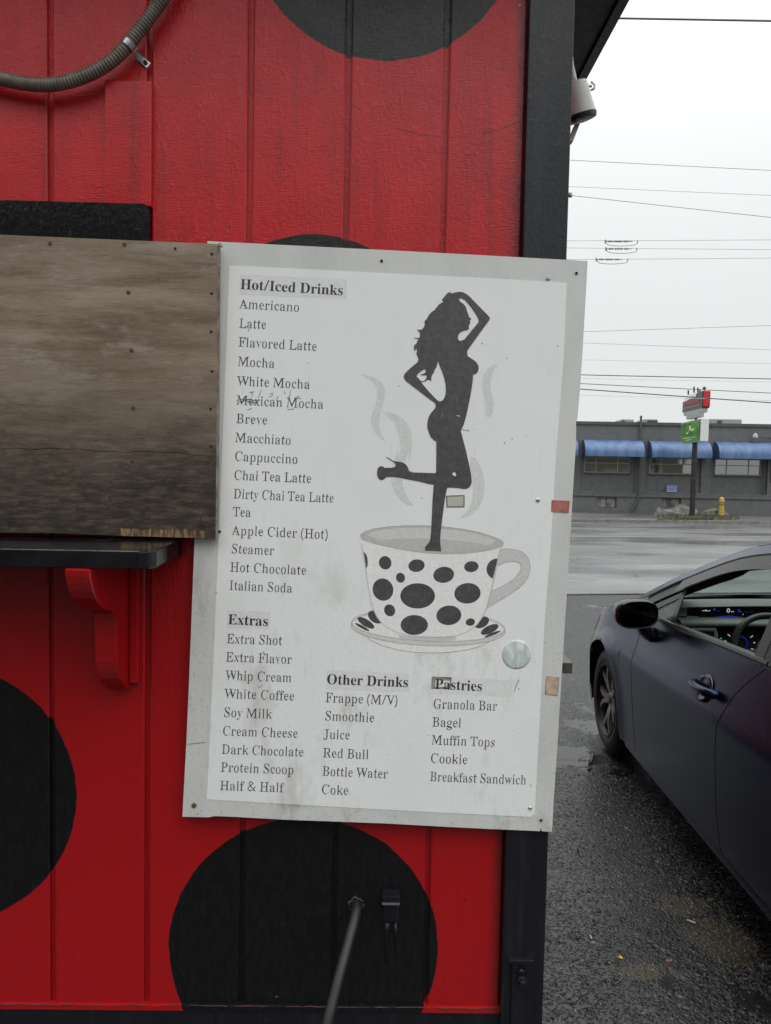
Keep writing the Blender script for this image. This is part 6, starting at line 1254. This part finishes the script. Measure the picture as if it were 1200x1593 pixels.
# headlights, grille, tail lights, side marker
def patch_side(name, xs, zfn, mat, off=.006, both=True):
    for s in ((1, -1) if both else (1,)):
        m = MB(); m.grid([[CW((x, s*(side(x, z)+off), z)) for z in LS(*zfn(x), 4)] for x in xs]); m.build(name, mat, car, smooth=True)
M['lens'] = simple('headlight_lens', (.35, .37, .40), .08, .2, .2, 30, coat=1)
patch_side('headlight', LS(.50, .80, 8), lambda x: (zbelt(x)-.15+.1*(.8-x), zbelt(x)-.012), M['lens'])
patch_side('side_marker', LS(.46, .60, 5), lambda x: (zbelt(x)-.045, zbelt(x)-.012), emis('amber_marker', (.9, .22, .03), .25), .008)
patch_side('tail_light', LS(-3.5, -3.0, 8), lambda x: (zbelt(x)-.20, zbelt(x)-.03), simple('tail_red', (.30, .01, .012), .12, 0, .1, coat=1))
m = MB(); m.grid([[CW((.965-.09*q*q, .5*q, z)) for q in LS(-1, 1, 8)] for z in (.40, .50, .60)]); m.build('grille', M['trim_blk'], car, smooth=True)
# doors
def xr(z): return lerp_tab([(.20, -1.66), (.40, -1.615), (.59, -1.61), (.72, -1.635), (.85, -1.69), (.93, -1.77), (1.015, -1.88)], z)
def xq(z): return lerp_tab([(.20, -2.27), (.45, -2.30), (.60, -2.40), (.68, -2.55), (.80, -2.68), (1.04, -2.78)], z)
def door(name, fa, fb, lo=.225):
    objs = []
    for s in (1, -1):
        m = MB(); rows = []
        for u in LS(0, 1, 22):
            row = []
            for v in LS(0, 1, 26):
                z = lo+(.99-lo)*v; x = fa(z)+(fb(z)-fa(z))*u; zb = zbelt(x); z = lo+(zb-lo)*v; x = fa(z)-.003+(fb(z)+.003-fa(z)+.003)*u
                row.append((x, side(x, z), z))
            rows.append(row)
        def T(q, d=0): return CW((q[0], s*(q[1]-d), q[2]))
        m.grid([[T(rows[0][j], .014) for j in range(27)]]+[[T(q) for q in r] for r in rows]+[[T(rows[-1][j], .014) for j in range(27)]])
        m.grid([[T((r[0][0], r[0][1]-.012, r[0][2]-.004)), T(r[0])] for r in rows])
        m.grid([[T(r[-1]), T((r[-1][0], r[-1][1]-.05, r[-1][2]+.004))] for r in rows])
        objs.append(m.build(name, M['car'], car, smooth=True, weld=True, auto=38))
    return objs
fd = door('front_door', xf, xr); rd = door('rear_door', xr, xq)
# sills
for s in (1, -1):
    m = MB(); m.grid([[CW((x, s*yy, z)) for yy, z in ((.815, .222), (.834, .218), (.838, .200), (.832, .165), (.80, .150), (.70, .15))] for x in LS(-2.27, -.33, 10)])
    m.build('sill', M['car'], car, smooth=True, auto=30)
    m = MB(); m.grid([[CW((x, s*yy, z)) for yy, z in ((.834, .2195), (.8405, .2165), (.839, .212))] for x in LS(-2.25, -.36, 10)])
    m.build('sill_highlight', simple('sill_highlight_tone', (.20, .20, .21), .25, .6), car)  # pale strip painting in the highlight along the sill crease
# greenhouse: ribbons along the rail
def inward(x, d):     # rail point moved d downwards, normal to the rail
    e = .01; tx, tz = 2*e, zrail(x+e)-zrail(x-e); l = math.hypot(tx, tz); return (x + tz/l*d, zrail(x) - tx/l*d)
def ribbon(name, x0, x1, d0, d1, out0, out1, mat, n=26, thick=.0, sides=(1, -1)):
    for s in sides:
        m = MB(); rows = []
        for x in LS(x0, x1, n):
            row = []
            for k in LS(0, 1, 4):
                d = d0+(d1-d0)*k; px, pz = inward(x, d); pz = max(pz, zbelt(px)+.002); row.append(CW((px, s*(Gy(px, pz)+out0+(out1-out0)*k), pz)))
            rows.append(row)
        m.grid(rows); m.build(name, mat, car, smooth=True)
ribbon('roof_rail', -.19, -3.25, -.012, .034, -.022, .004, M['car'])
ribbon('door_frame', -.40, -2.95, .034, .095, -.004, -.002, M['trim_blk'])
ribbon('door_visor', -.74, -1.66, .040, .100, .004, .026, M['visor'])
ribbon('door_visor', -1.70, -2.55, .040, .100, .004, .026, M['visor'])
ribbon('gasket', -.20, -3.1, .033, .040, .006, .006, M['cabin'])
def gpoly(name, pts, mat, off=0.0, sides=(1, -1), parent=None):
    for s in sides:
        m = MB(); m.prism(pts, lambda u, v, k: CW((u, s*(Gy(u, v)+off-(0 if k else .006)), v))); m.build(name, mat, parent or car)
gpoly('mirror_sail', [(-.44, .952), (-.83, 1.118), (-.86, 1.10), (-.56, .965), (-.60, .953)], M['trim_blk'], .002)
gpoly('quarter_glass', [(-.52, .962), (-.815, 1.098), (-.885, .962)], M['glass_rain'], -.002)
gpoly('division_post', [(-.885, .960), (-.810, 1.108), (-.845, 1.125), (-.925, .960)], M['trim_blk'], .003)
gpoly('centre_pillar', [(-1.755, 1.00), (-1.655, 1.36), (-1.775, 1.372), (-1.90, 1.005)], M['trim_blk'], .004)
gpoly('pillar_seam', [(-1.825, 1.00), (-1.715, 1.36), (-1.722, 1.36), (-1.833, 1.00)], M['cabin'], .0055)
gpoly('rear_glass_side', [(-1.90, 1.012), (-1.78, 1.34), (-2.2, 1.345), (-2.45, 1.29), (-2.62, 1.045)], M['glass_dark'], -.003)
gpoly('rear_pillar', [(-2.60, 1.04), (-2.44, 1.30), (-2.72, 1.25), (-3.12, 1.06)], M['car'], .003)
# belt moulding
for nm, xa, xb in (('belt_moulding', -.60, -1.868), ('belt_moulding', -1.880, -2.70)):
    for s in (1, -1):
        m = MB(); m.grid([[CW((x, s*(Wd(x)*.915+dy), zbelt(x)+dz)) for dy, dz in ((.006, -.004), (.009, .006), (.004, .016), (-.012, .019), (-.030, .016))] for x in LS(xa, xb, 24)])
        m.build(nm, M['moulding'], car, smooth=True, auto=35)
# roof, screens, boot
def cross(x, z, bx, bz, n=18):
    y = Gy(x, z)-.022; return [CW((x+bx*(1-q*q), y*q, z+bz*(1-q*q)+.004)) for q in LS(-1, 1, n)]
m = MB(); m.grid([cross(x, zrail(x)+.008, .13*(1-min(1, max(0, (-1.25-x)/.6))), .035+.012*min(1, max(0, (-1.2-x)/.5))) for x in LS(-1.25, -2.5, 20)]); m.build('roof', M['car'], car, smooth=True)
m = MB(); m.grid([cross(x, zrail(x)+.006, .28-.15*(-.20-x)/1.05, .0+.035*(-.20-x)/1.05) for x in LS(-.20, -1.245, 16)]); m.build('windscreen', M['glass_rain'], car, smooth=True)
m = MB(); m.grid([cross(x, zrail(x)+.006, -.12, .04-.03*(-2.5-x)/.7) for x in LS(-2.505, -3.2, 10)]); m.build('rear_screen', M['glass_dark'], car, smooth=True)
m = MB(); m.grid([[CW((x, Wd(x)*.92*q, zbelt(x)+.02*(1-q*q)+.012)) for q in LS(-1, 1, 14)] for x in LS(-2.95, -3.56, 10)]); m.build('boot_lid', M['car'], car, smooth=True)
# inside of the pillars and headliner
for s in (1, -1):
    m = MB(); rows = []
    for x in LS(-.42, -1.6, 18):
        px, pz = inward(x, .036); qx, qz = inward(x, .125 if x > -1.2 else .10); pz = max(pz, zbelt(px)+.01); qz = max(qz, zbelt(qx)+.005)
        rows.append([CW((px, s*(Gy(px, pz)-.045), pz)), CW((qx, s*(Gy(qx, qz)-.030), qz)), CW((qx+.02, s*(Gy(qx, qz)-.09), qz+.02)), CW((px+.03, s*(Gy(px, pz)-.10), pz))])
    m.grid(rows); m.build('pillar_trim', M['cabin'], car, smooth=True)
m = MB(); m.grid([cross(x, zrail(x)-.025, .10*(1-min(1, max(0, (-1.3-x)/.5))), .03) for x in LS(-1.30, -2.5, 8)]); m.build('headliner', simple('headliner_grey', (.10, .10, .09), .8), car, smooth=True)
M['hr'] = glossy_black('handle_recess_paint', (.006, .007, .016), .1, .0003)
# door handles (pull bar over a round recess)
for dob, hx0 in ((fd, -1.36), (rd, -2.36)):
    for d_, s in zip(dob, (1, -1)):
        hz = zbelt(hx0-.12)-.185
        yo = lambda x, z: side(x, z)
        m = MB(); n = 22; c0 = (hx0-.082, hz+.004); rows = []
        for rr_, dd in ((1.04, -.001), (1.0, .0095), (.82, .0065), (.5, .0045), (.05, .0035)):
            rows.append([CW((c0[0]+.066*rr_*math.cos(a), s*(yo(c0[0]+.066*rr_*math.cos(a), c0[1]+.054*rr_*math.sin(a))+dd+.002), c0[1]+.054*rr_*math.sin(a))) for a in LS(0, 2*math.pi, n)])
        m.grid(rows); m.build('handle_recess', M['hr'], d_, smooth=True)
        hp_ = [(hx0+.012, .000), (hx0, .018), (hx0-.03, .033), (hx0-.08, .040), (hx0-.14, .040), (hx0-.185, .034), (hx0-.205, .020), (hx0-.212, .000)]
        pth = smooth_path([Vector((x, y, hz+.006+(x-hx0)*-.03)) for x, y in hp_], 4)
        m = MB(); rr = [.0125+.0055*math.sin(math.pi*i/(len(pth)-1)) + .0035*min(1, max(0, (i/len(pth)-.5)*4)) for i in range(len(pth))]
        m.tube([CW((q.x, s*(yo(q.x, q.z)+q.y), q.z)) for q in pth], rr, 12); m.build('handle', M['car'], d_, smooth=True)
# mirrors
M['mirror_body'] = glossy_black('wet_dark_mirror_shell', (.007, .008, .016), .12, .0006)
def mirror(s):
    c = Vector((-.74, .935, .990)); rows = []
    # body: super-ellipsoid open to the rear
    m = MB()
    for k, (dx, sc) in enumerate([(.150, .05), (.140, .35), (.115, .62), (.075, .83), (.03, .96), (-.015, 1.0), (-.052, .985), (-.058, .94)]):
        row = []
        for a in LS(0, 2*math.pi, 28):
            ca, sa = math.cos(a), math.sin(a); e = .72
            yy = math.copysign(abs(ca)**e, ca)*.112*sc; zz = math.copysign(abs(sa)**e, sa)*.072*sc
            row.append(CW((c.x+dx - .10*(yy/.112)*.25, s*(c.y+yy), c.z+zz+.012*(yy/.112)*0)))
        rows.append(row)
    m.grid(rows); o = m.build('side_mirror', M['mirror_body'], car, smooth=True)
    m = MB(); rows = []
    for sc, dx in ((.95, -.057), (.90, -.045)):
        rows.append([CW((c.x+dx-.025*(math.copysign(abs(math.cos(a))**.72, math.cos(a))*sc), s*(c.y+math.copysign(abs(math.cos(a))**.72, math.cos(a))*.112*sc), c.z+math.copysign(abs(math.sin(a))**.72, math.sin(a))*.072*sc)) for a in LS(0, 2*math.pi, 28)])
    m.grid(rows); m.build('mirror_bezel', M['black_plastic'], o, smooth=True)
    pts = [CW((c.x-.048-.025*(math.copysign(abs(math.cos(a))**.72, math.cos(a))*.9), s*(c.y+math.copysign(abs(math.cos(a))**.72, math.cos(a))*.112*.9), c.z+math.copysign(abs(math.sin(a))**.72, math.sin(a))*.072*.9)) for a in LS(0, 2*math.pi, 28)[:-1]]
    t = NT('rain_beaded_mirror'); p = t.pos(); v = t.ramp(t.voro(p, 190), .1, .45, 1, 0); pr_ = t.ramp(t.noise(p, 50, 3), .38, .55)
    t.set(Base_Color=(.10, .105, .12), Metallic=1.0, Roughness=.07, Normal=t.bump(t.math('MULTIPLY', v, pr_), .34, .002))
    MB().add(pts, [tuple(range(len(pts)))]).build('mirror_glass', t.mat, o)
    m = MB()
    m.grid([[CW((x0+ca*rx, s*yy, zz+sa*rz)) for ca, sa in [(math.cos(a), math.sin(a)) for a in LS(0, 2*math.pi, 14)]] for x0, yy, zz, rx, rz in
            ((-.71, .915, .935, .045, .022), (-.70, .895, .905, .055, .030), (-.69, .865, .885, .066, .036), (-.68, .830, .870, .076, .042))])
    m.build('mirror_arm', M['trim_blk'], o, smooth=True)
for s in (1, -1): mirror(s)
# wheels
M['rim'] = simple('machined_alloy', (.24, .24, .24), .5, .25, .12, 60); M['rim_dark'] = simple('rim_dark_pocket', (.018, .018, .018), .4, .4)
def wheel(xc, s):
    hub = CW((xc, s*.845, R_T)); ax = cL*s
    root = MB().lathe(hub-ax*.20, ax, [(0, .20), (.0, R_T-.035), (.012, R_T-.012), (.035, R_T-.002), (.10, R_T), (.165, R_T-.002), (.187, R_T-.013), (.200, R_T-.035), (.206, R_T-.065), (.200, R_T-.098), (.190, .213)], 56, cap=False)
    w = root.build('wheel', M['rubber'], car, smooth=True)
    m = MB()
    for rr_ in (R_T-.052, R_T-.088): m.lathe(hub+ax*.0035, ax, [(-.004, rr_+.002), (.0015, rr_+.001), (.0015, rr_-.001), (-.004, rr_-.002)], 56, cap=False)
    m.build('tyre_bead', M['rubber'], w, smooth=True)
    m = MB()       # tread grooves
    for i in range(56):
        a = 2*math.pi*i/56; u = ax.orthogonal().normalized(); v = ax.cross(u); d = u*math.cos(a)+v*math.sin(a); tg = v*math.cos(a)-u*math.sin(a)
        m.obox(hub-ax*.042+d*(R_T-.0085)-tg*.006, tg*.012, ax*.018, d*.0075)
    tag(m.build('tread', M['rubber'], w), kind='stuff')
    m = MB(); m.lathe(hub-ax*.19, ax, [(0, .205), (.12, .20), (.178, .208), (.188, .216), (.194, .2165), (.194, .209), (.185, .204)], 48, cap=False); m.build('rim', M['rim_dark'], w, smooth=True, auto=40)
    MB().lathe(hub-ax*.13, ax, [(0, .0), (.0, .20)], 32, cap=False).build('rim_back', M['rim_dark'], w)
    MB().lathe(hub-ax*.11, ax, [(0, .0), (.0, .125), (.015, .125), (.015, .0)], 32, cap=False).build('brake_disc', M['steel'], w, smooth=False)
    m = MB(); u = ax.orthogonal().normalized(); v = ax.cross(u)
    def P(r, a, d): return hub + (u*math.cos(a)+v*math.sin(a))*r + ax*d
    for k in range(5):
        a0 = 2*math.pi*k/5+.35
        for sg in (-1, 1):
            rows = []
            for r, da, w_, dp in ((.035, .12, .024, -.034), (.075, .15, .018, -.024), (.115, .15, .0165, -.018), (.150, .21, .015, -.016), (.185, .27, .015, -.017), (.209, .30, .017, -.020)):
                a = a0+sg*da; hw_ = w_/r*.5*1.5
                rows.append([P(r, a-hw_, dp-.030), P(r, a-hw_, dp), P(r, a+hw_, dp), P(r, a+hw_, dp-.030)])
            m.grid(rows)
    m.lathe(hub-ax*.07, ax, [(0, .055), (.035, .050), (.042, .034), (.042, .0)], 24, cap=False)
    m.build('spokes', M['rim'], w, smooth=False)
    m = MB()
    for k in range(5):
        a = 2*math.pi*k/5+.35+.63; m.lathe(P(.050, a, -.055), ax, [(0, .011), (.022, .010), (.022, .0)], 10, cap=False)
    m.build('wheel_nuts', M['steel'], w)
    MB().lathe(hub-ax*.029, ax, [(0, .028), (.004, .026), (.005, .0)], 20, cap=False).build('hub_cap', M['rim_dark'], w, smooth=True)
for xc in (XW, WB):
    for s in (1, -1): wheel(xc, s)
# dashboard
D = lambda pts: [CW(p) for p in pts]
m = MB()
prof = [(-.22, .935), (-.34, .985), (-.50, 1.018), (-.64, 1.034), (-.70, 1.026), (-.714, 1.016)]
def crown(y): return .022*(1-(y/.74)**2)
m.grid([[CW((x, y, z+crown(y)*(1 if i > 1 else .5))) for i, (x, z) in enumerate(prof)] for y in LS(-.74, .74, 18)])
m.build('dashboard', M['dash'], car, smooth=True)
# hooded upper display, ledge under it, lower fascia
m = MB(); m.grid([[CW((-.714, y, 1.016+crown(y))), CW((-.700, y, 1.005+crown(y))), CW((-.70, y, .962)), CW((-.73, y, .955))] for y in LS(.66, -.05, 14)]); m.build('display_surround', M['trim_blk'], car, smooth=True)
m = MB(); m.grid([[CW((x, y, z+.35*crown(y))) for x, z in ((-.70, .966), (-.755, .962), (-.782, .952), (-.785, .938), (-.765, .928))] for y in LS(.715, .02, 14)]); m.build('dash_ledge', M['dash'], car, smooth=True)
m = MB(); m.grid([[CW((-.62, y, 1.0)), CW((-.66, y+.0, .97)), CW((-.76, y, .93))] for y in (.745, .70, .685)]); m.build('dash_end', M['dash'], car, smooth=True)
m = MB(); m.grid([[CW((x, y, z)) for x, z in ((-.765, .93), (-.79, .90), (-.80, .80), (-.74, .60))] for y in LS(.745, .535, 4)]); m.build('vent_panel', M['dash'], car, smooth=True)
m = MB(); m.grid([[CW((x, y, z)) for x, z in ((-.765, .925), (-.74, .90), (-.74, .70), (-.72, .60))] for y in LS(.535, .05, 4)]); m.build('gauge_recess', M['cabin'], car)
m = MB(); m.grid([[CW((x, y, z)) for x, z in ((-.71, 1.0), (-.76, .93), (-.80, .80), (-.70, .55))] for y in LS(.05, -.745, 6)]); m.build('centre_fascia', M['dash_dark'], car, smooth=True)
vy0, vy1, vz0, vz1 = .560, .672, .845, .920
m = MB(); 
for a in (((vy0-.01, vy0), (vz0, vz1)), ((vy1, vy1+.01), (vz0, vz1)), ((vy0-.01, vy1+.01), (vz1, vz1+.01)), ((vy0-.01, vy1+.01), (vz0-.01, vz0))):
    m.add(D([(-.805, a[0][0], a[1][0]), (-.805, a[0][1], a[1][0]), (-.805, a[0][1], a[1][1]), (-.805, a[0][0], a[1][1]), (-.79, a[0][0], a[1][0]), (-.79, a[0][1], a[1][0]), (-.79, a[0][1], a[1][1]), (-.79, a[0][0], a[1][1])]), [(0,1,2,3),(0,1,5,4),(1,2,6,5),(2,3,7,6),(3,0,4,7)])
vt = m.build('air_vent', simple('vent_silver_edge', (.30, .31, .30), .35, .3), car)
MB().add(D([(-.8025, vy0, vz0), (-.8025, vy1, vz0), (-.8025, vy1, vz1), (-.8025, vy0, vz1)]), [(0, 1, 2, 3)]).build('vent_cavity', M['cabin'], vt)
m = MB()
for k in range(5):
    z = vz0+.008+k*.0145; m.add(D([(-.804, vy0, z), (-.804, vy1, z), (-.812, vy1, z+.004), (-.812, vy0, z+.004)]), [(0, 1, 2, 3)])
m.build('vent_slat', M['dash_dark'], vt)
# upper digital display
dx_ = -.7035
def dq(mb, y0, y1, z0, z1, d=0): mb.add(D([(dx_-d, y0, z0+.010), (dx_-d, y1, z0+.010), (dx_-d, y1, z1+.010), (dx_-d, y0, z1+.010)]), [(0, 1, 2, 3)])
m = MB(); m.grid([[CW((dx_, y, z)) for z in (.966+.02*max(0, (y-.56)/.08), 1.006+crown(y))] for y in LS(.64, .08, 12)]); disp = m.build('digital_display', simple('display_black', (.006, .006, .008), .12), car)
m = MB(); rows = [[CW((dx_-.001, .445+.085*q, .969)), CW((dx_-.001, .445+.085*q, .969+.012*(1-q*q)))] for q in LS(-1, 1, 12)]; m.grid(rows)
dq(m, .530, .515, .995, 1.006, .001); dq(m, .405, .393, .990, 1.006, .001); dq(m, .405, .380, .990, .993, .001); dq(m, .37, .33, .990, .9915, .001); dq(m, .505, .50, .990, .998, .001)
m.build('blue_glow', emis('blue_readout', (.03, .045, .38), .35), disp)
def ring(mb, y, z, ry, rz, w_, d=.002, n=20):
    mb.grid([[CW((dx_-d, y+ry*math.cos(a), z+.010+rz*math.sin(a))), CW((dx_-d, y+(ry-w_)*math.cos(a), z+.010+(rz-w_)*math.sin(a)))] for a in LS(0, 2*math.pi, n)])
m = MB(); ring(m, .452, .997, .0085, .0105, .0036); dq(m, .438, .424, .9905, .9935, .002); dq(m, .585, .545, .992, .9945, .002); dq(m, .568, .563, .9945, .999, .002); dq(m, .547, .545, .9945, .998, .002)
m.build('white_readout', emis('white_readout', (.8, .8, .78), .55), disp)
m = MB(); ring(m, .378, .979, .003, .003, .0029); m.build('amber_dot', emis('amber_dot', (.8, .45, .15), .4), disp)
m = MB(); dq(m, .19, .12, .970, 1.006, .002); m.build('info_screen', emis('info_screen_blue', (.05, .08, .45), .5), disp)
# tachometer
gc = Vector((-.742, .405, .845)); m = MB()
for k in range(9):
    a = rad(200-k*27); r0, r1 = (.062, .078) if k % 2 == 0 else (.068, .078)
    da = .03; m.add(D([(gc.x-.001, gc.y-r*math.cos(a+q)*-1, gc.z+r*math.sin(a+q)) for r, q in ((r0, -da), (r0, da), (r1, da), (r1, -da))]), [(0, 1, 2, 3)])
tc = m.build('tachometer', emis('gauge_white', (.75, .75, .72), .5), car)
m = MB(); m.grid([[CW((gc.x-.0005, gc.y+.044*math.cos(a), gc.z+.044*math.sin(a))), CW((gc.x-.0005, gc.y+.034*math.cos(a), gc.z+.034*math.sin(a)))] for a in LS(0, 2*math.pi, 24)]); m.build('blue_ring', emis('gauge_blue', (.015, .02, .28), .3), tc)
MB().lathe(CW((gc.x-.002, .50, .872)), -cF, [(0, .0035), (.001, .0)], 8, cap=False).build('green_light', emis('green_light', (.1, .7, .25), .6), tc)
# steering wheel
sc_ = Vector((-1.02, .375, .865)); tl = rad(24); axw = Vector((-math.cos(tl), 0, math.sin(tl))); uw = Vector((0, 1, 0)); vw = axw.cross(uw)
if vw.z < 0: vw = -vw
def SWp(r, a, d=0): q = sc_ + uw*r*math.cos(a) + vw*r*math.sin(a) + axw*d; return CW(q)
m = MB(); m.tube([SWp(.178, a) for a in LS(0, 2*math.pi, 48)], .0155, 12, cap=False); sw_ = m.build('steering_wheel', simple('steering_leather', (.028, .032, .036), .42, 0, .1), car, smooth=True)
m = MB(); m.lathe(CW(sc_-axw*.03), (CW(axw)-CO), [(0, .05), (.02, .075), (.035, .06), (.04, .0)], 24, cap=False); m.build('airbag_cover', M['dash_dark'], sw_, smooth=True)
m = MB()
for a in (0, math.pi, -math.pi/2): m.tube([SWp(.04, a, -.0), SWp(.11, a, .004), SWp(.172, a, 0)], [.022, .014, .016], 10)
m.build('spoke', M['dash_dark'], sw_, smooth=True)
m = MB(); m.tube([CW(sc_-axw*.03), CW(sc_-axw*.30)], .035, 12); m.build('column', M['dash_dark'], sw_)
# seats
def seat(y):
    m = MB(); prof = [(-1.35, .42), (-1.30, .50), (-1.36, .545), (-1.70, .53), (-1.80, .56)]
    rows = [[CW((x, y+w_*(.27 if i else .25), z+(.03*abs(w_)**3))) for i, (x, z) in enumerate(prof)] for w_ in LS(-1, 1, 8)]; m.grid(rows); o = m.build('seat', M['dash_dark'], car, smooth=True)
    m = MB(); bp = [(-1.76, .55, .25), (-1.84, .75, .26), (-1.93, .95, .24), (-1.98, 1.08, .18)]
    m.grid([[CW((x-.0+.04*abs(w_)**3, y+w_*ww_, z)) for w_ in LS(-1, 1, 8)] for x, z, ww_ in bp]); m.grid([[CW((x-.12, y+w_*ww_, z)) for w_ in LS(-1, 1, 8)] for x, z, ww_ in bp]); m.build('backrest', M['dash_dark'], o, smooth=True)
    m = MB(); m.grid([[CW((-2.02+.05*math.sin(b), y+.125*math.cos(b)*math.cos(a), 1.19+.085*math.cos(b)*math.sin(a))) for a in LS(0, 2*math.pi, 14)] for b in LS(-math.pi/2, math.pi/2, 8)])
    m.build('headrest', M['dash_dark'], o, smooth=True)
seat(.37); seat(-.37)
m = MB(); m.grid([[CW((x, y, z)) for x, z in ((-2.35, .52), (-2.75, .54), (-2.95, .95))] for y in LS(-.6, .6, 6)]); m.build('rear_bench', M['dash_dark'], car, smooth=True)
MB().tube([CW((-.86, 0.0, 1.345)), CW((-.90, 0, 1.30))], .01, 8).lathe(CW((-.88, 0, 1.30)), -cF, [(0, .02), (.0, .05), (.02, .05), (.02, 0)], 16, cap=False).build('interior_mirror', M['cabin'], car)

# ------------------------------------------------------------------ scraps and loose stones on the lot
def scrap(name, px, py, pts, col, h, label, cat):
    b = G0(px, py); m = MB(); m.prism(pts, lambda u, v, k: b+Vector((u, v, h if k else .001))); tag(m.build(name, simple(name+'_col', col, .6), bevel=.0005), label, cat)
b = G0(1075, 1435); tag(MB().tube([b+Vector((-.012, .008, .005)), b+Vector((.012, -.012, .005))], .004, 8).build('cigarette_butt', simple('butt_white', (.5, .48, .42), .7)), 'small white cigarette butt on wet asphalt beside the car', 'cigarette butt')
scrap('paper_scrap', 919, 1458, [(-.003, -.012), (.004, -.011), (.005, .011), (-.001, .013)], (.42, .42, .40), .002, 'tiny white paper sliver on the asphalt near the kiosk corner', 'litter')
scrap('leaf_scrap', 966, 1490, [(-.006, -.005), (.004, -.009), (.008, .004), (0, .010), (-.007, .006)], (.55, .38, .02), .002, 'tiny bright yellow leaf scrap on the dark asphalt', 'leaf')
scrap('leaf_scrap', 1041, 1495, [(-.012, -.004), (.004, -.008), (.014, .002), (.002, .007), (-.010, .005)], (.22, .10, .07), .002, 'small pinkish brown leaf scrap on the dark asphalt', 'leaf')
gv, gf = [], []; rg = random.Random(11)
for k in range(7500):
    x = rg.uniform(.42, 2.0); y = .1 + 5.2*rg.random()**1.6
    if x > 1.5 and y > .8: continue
    if ((x-1.2)/.26)**2+((y-2.93)/.26)**2 < 1: continue
    r = rg.uniform(.0022, .0058)*(1.5 if rg.random() < .06 else 1); n = len(gv)
    for j in range(5):
        a = j*1.2566+rg.random()*.6; gv.append((x+r*math.cos(a)*rg.uniform(.7, 1.1), y+r*math.sin(a)*rg.uniform(.7, 1.1), .0005))
    gv.append((x+rg.uniform(-.3, .3)*r, y+rg.uniform(-.3, .3)*r, r*rg.uniform(.6, 1.0)))
    for j in range(5): gf.append((n+j, n+(j+1) % 5, n+5))
t = NT('loose_grit'); p = t.pos(); q = t.voro(p, 120, out='Color')
t.set(Base_Color=t.mix(t.ramp(t.sep(q)[0], .3, .97), (.014, .014, .014), (.125, .112, .095)), Roughness=.3)
tag(mesh('gravel', gv, gf, t.mat), 'loose wet grit scattered over the lot asphalt', 'gravel', kind='stuff')
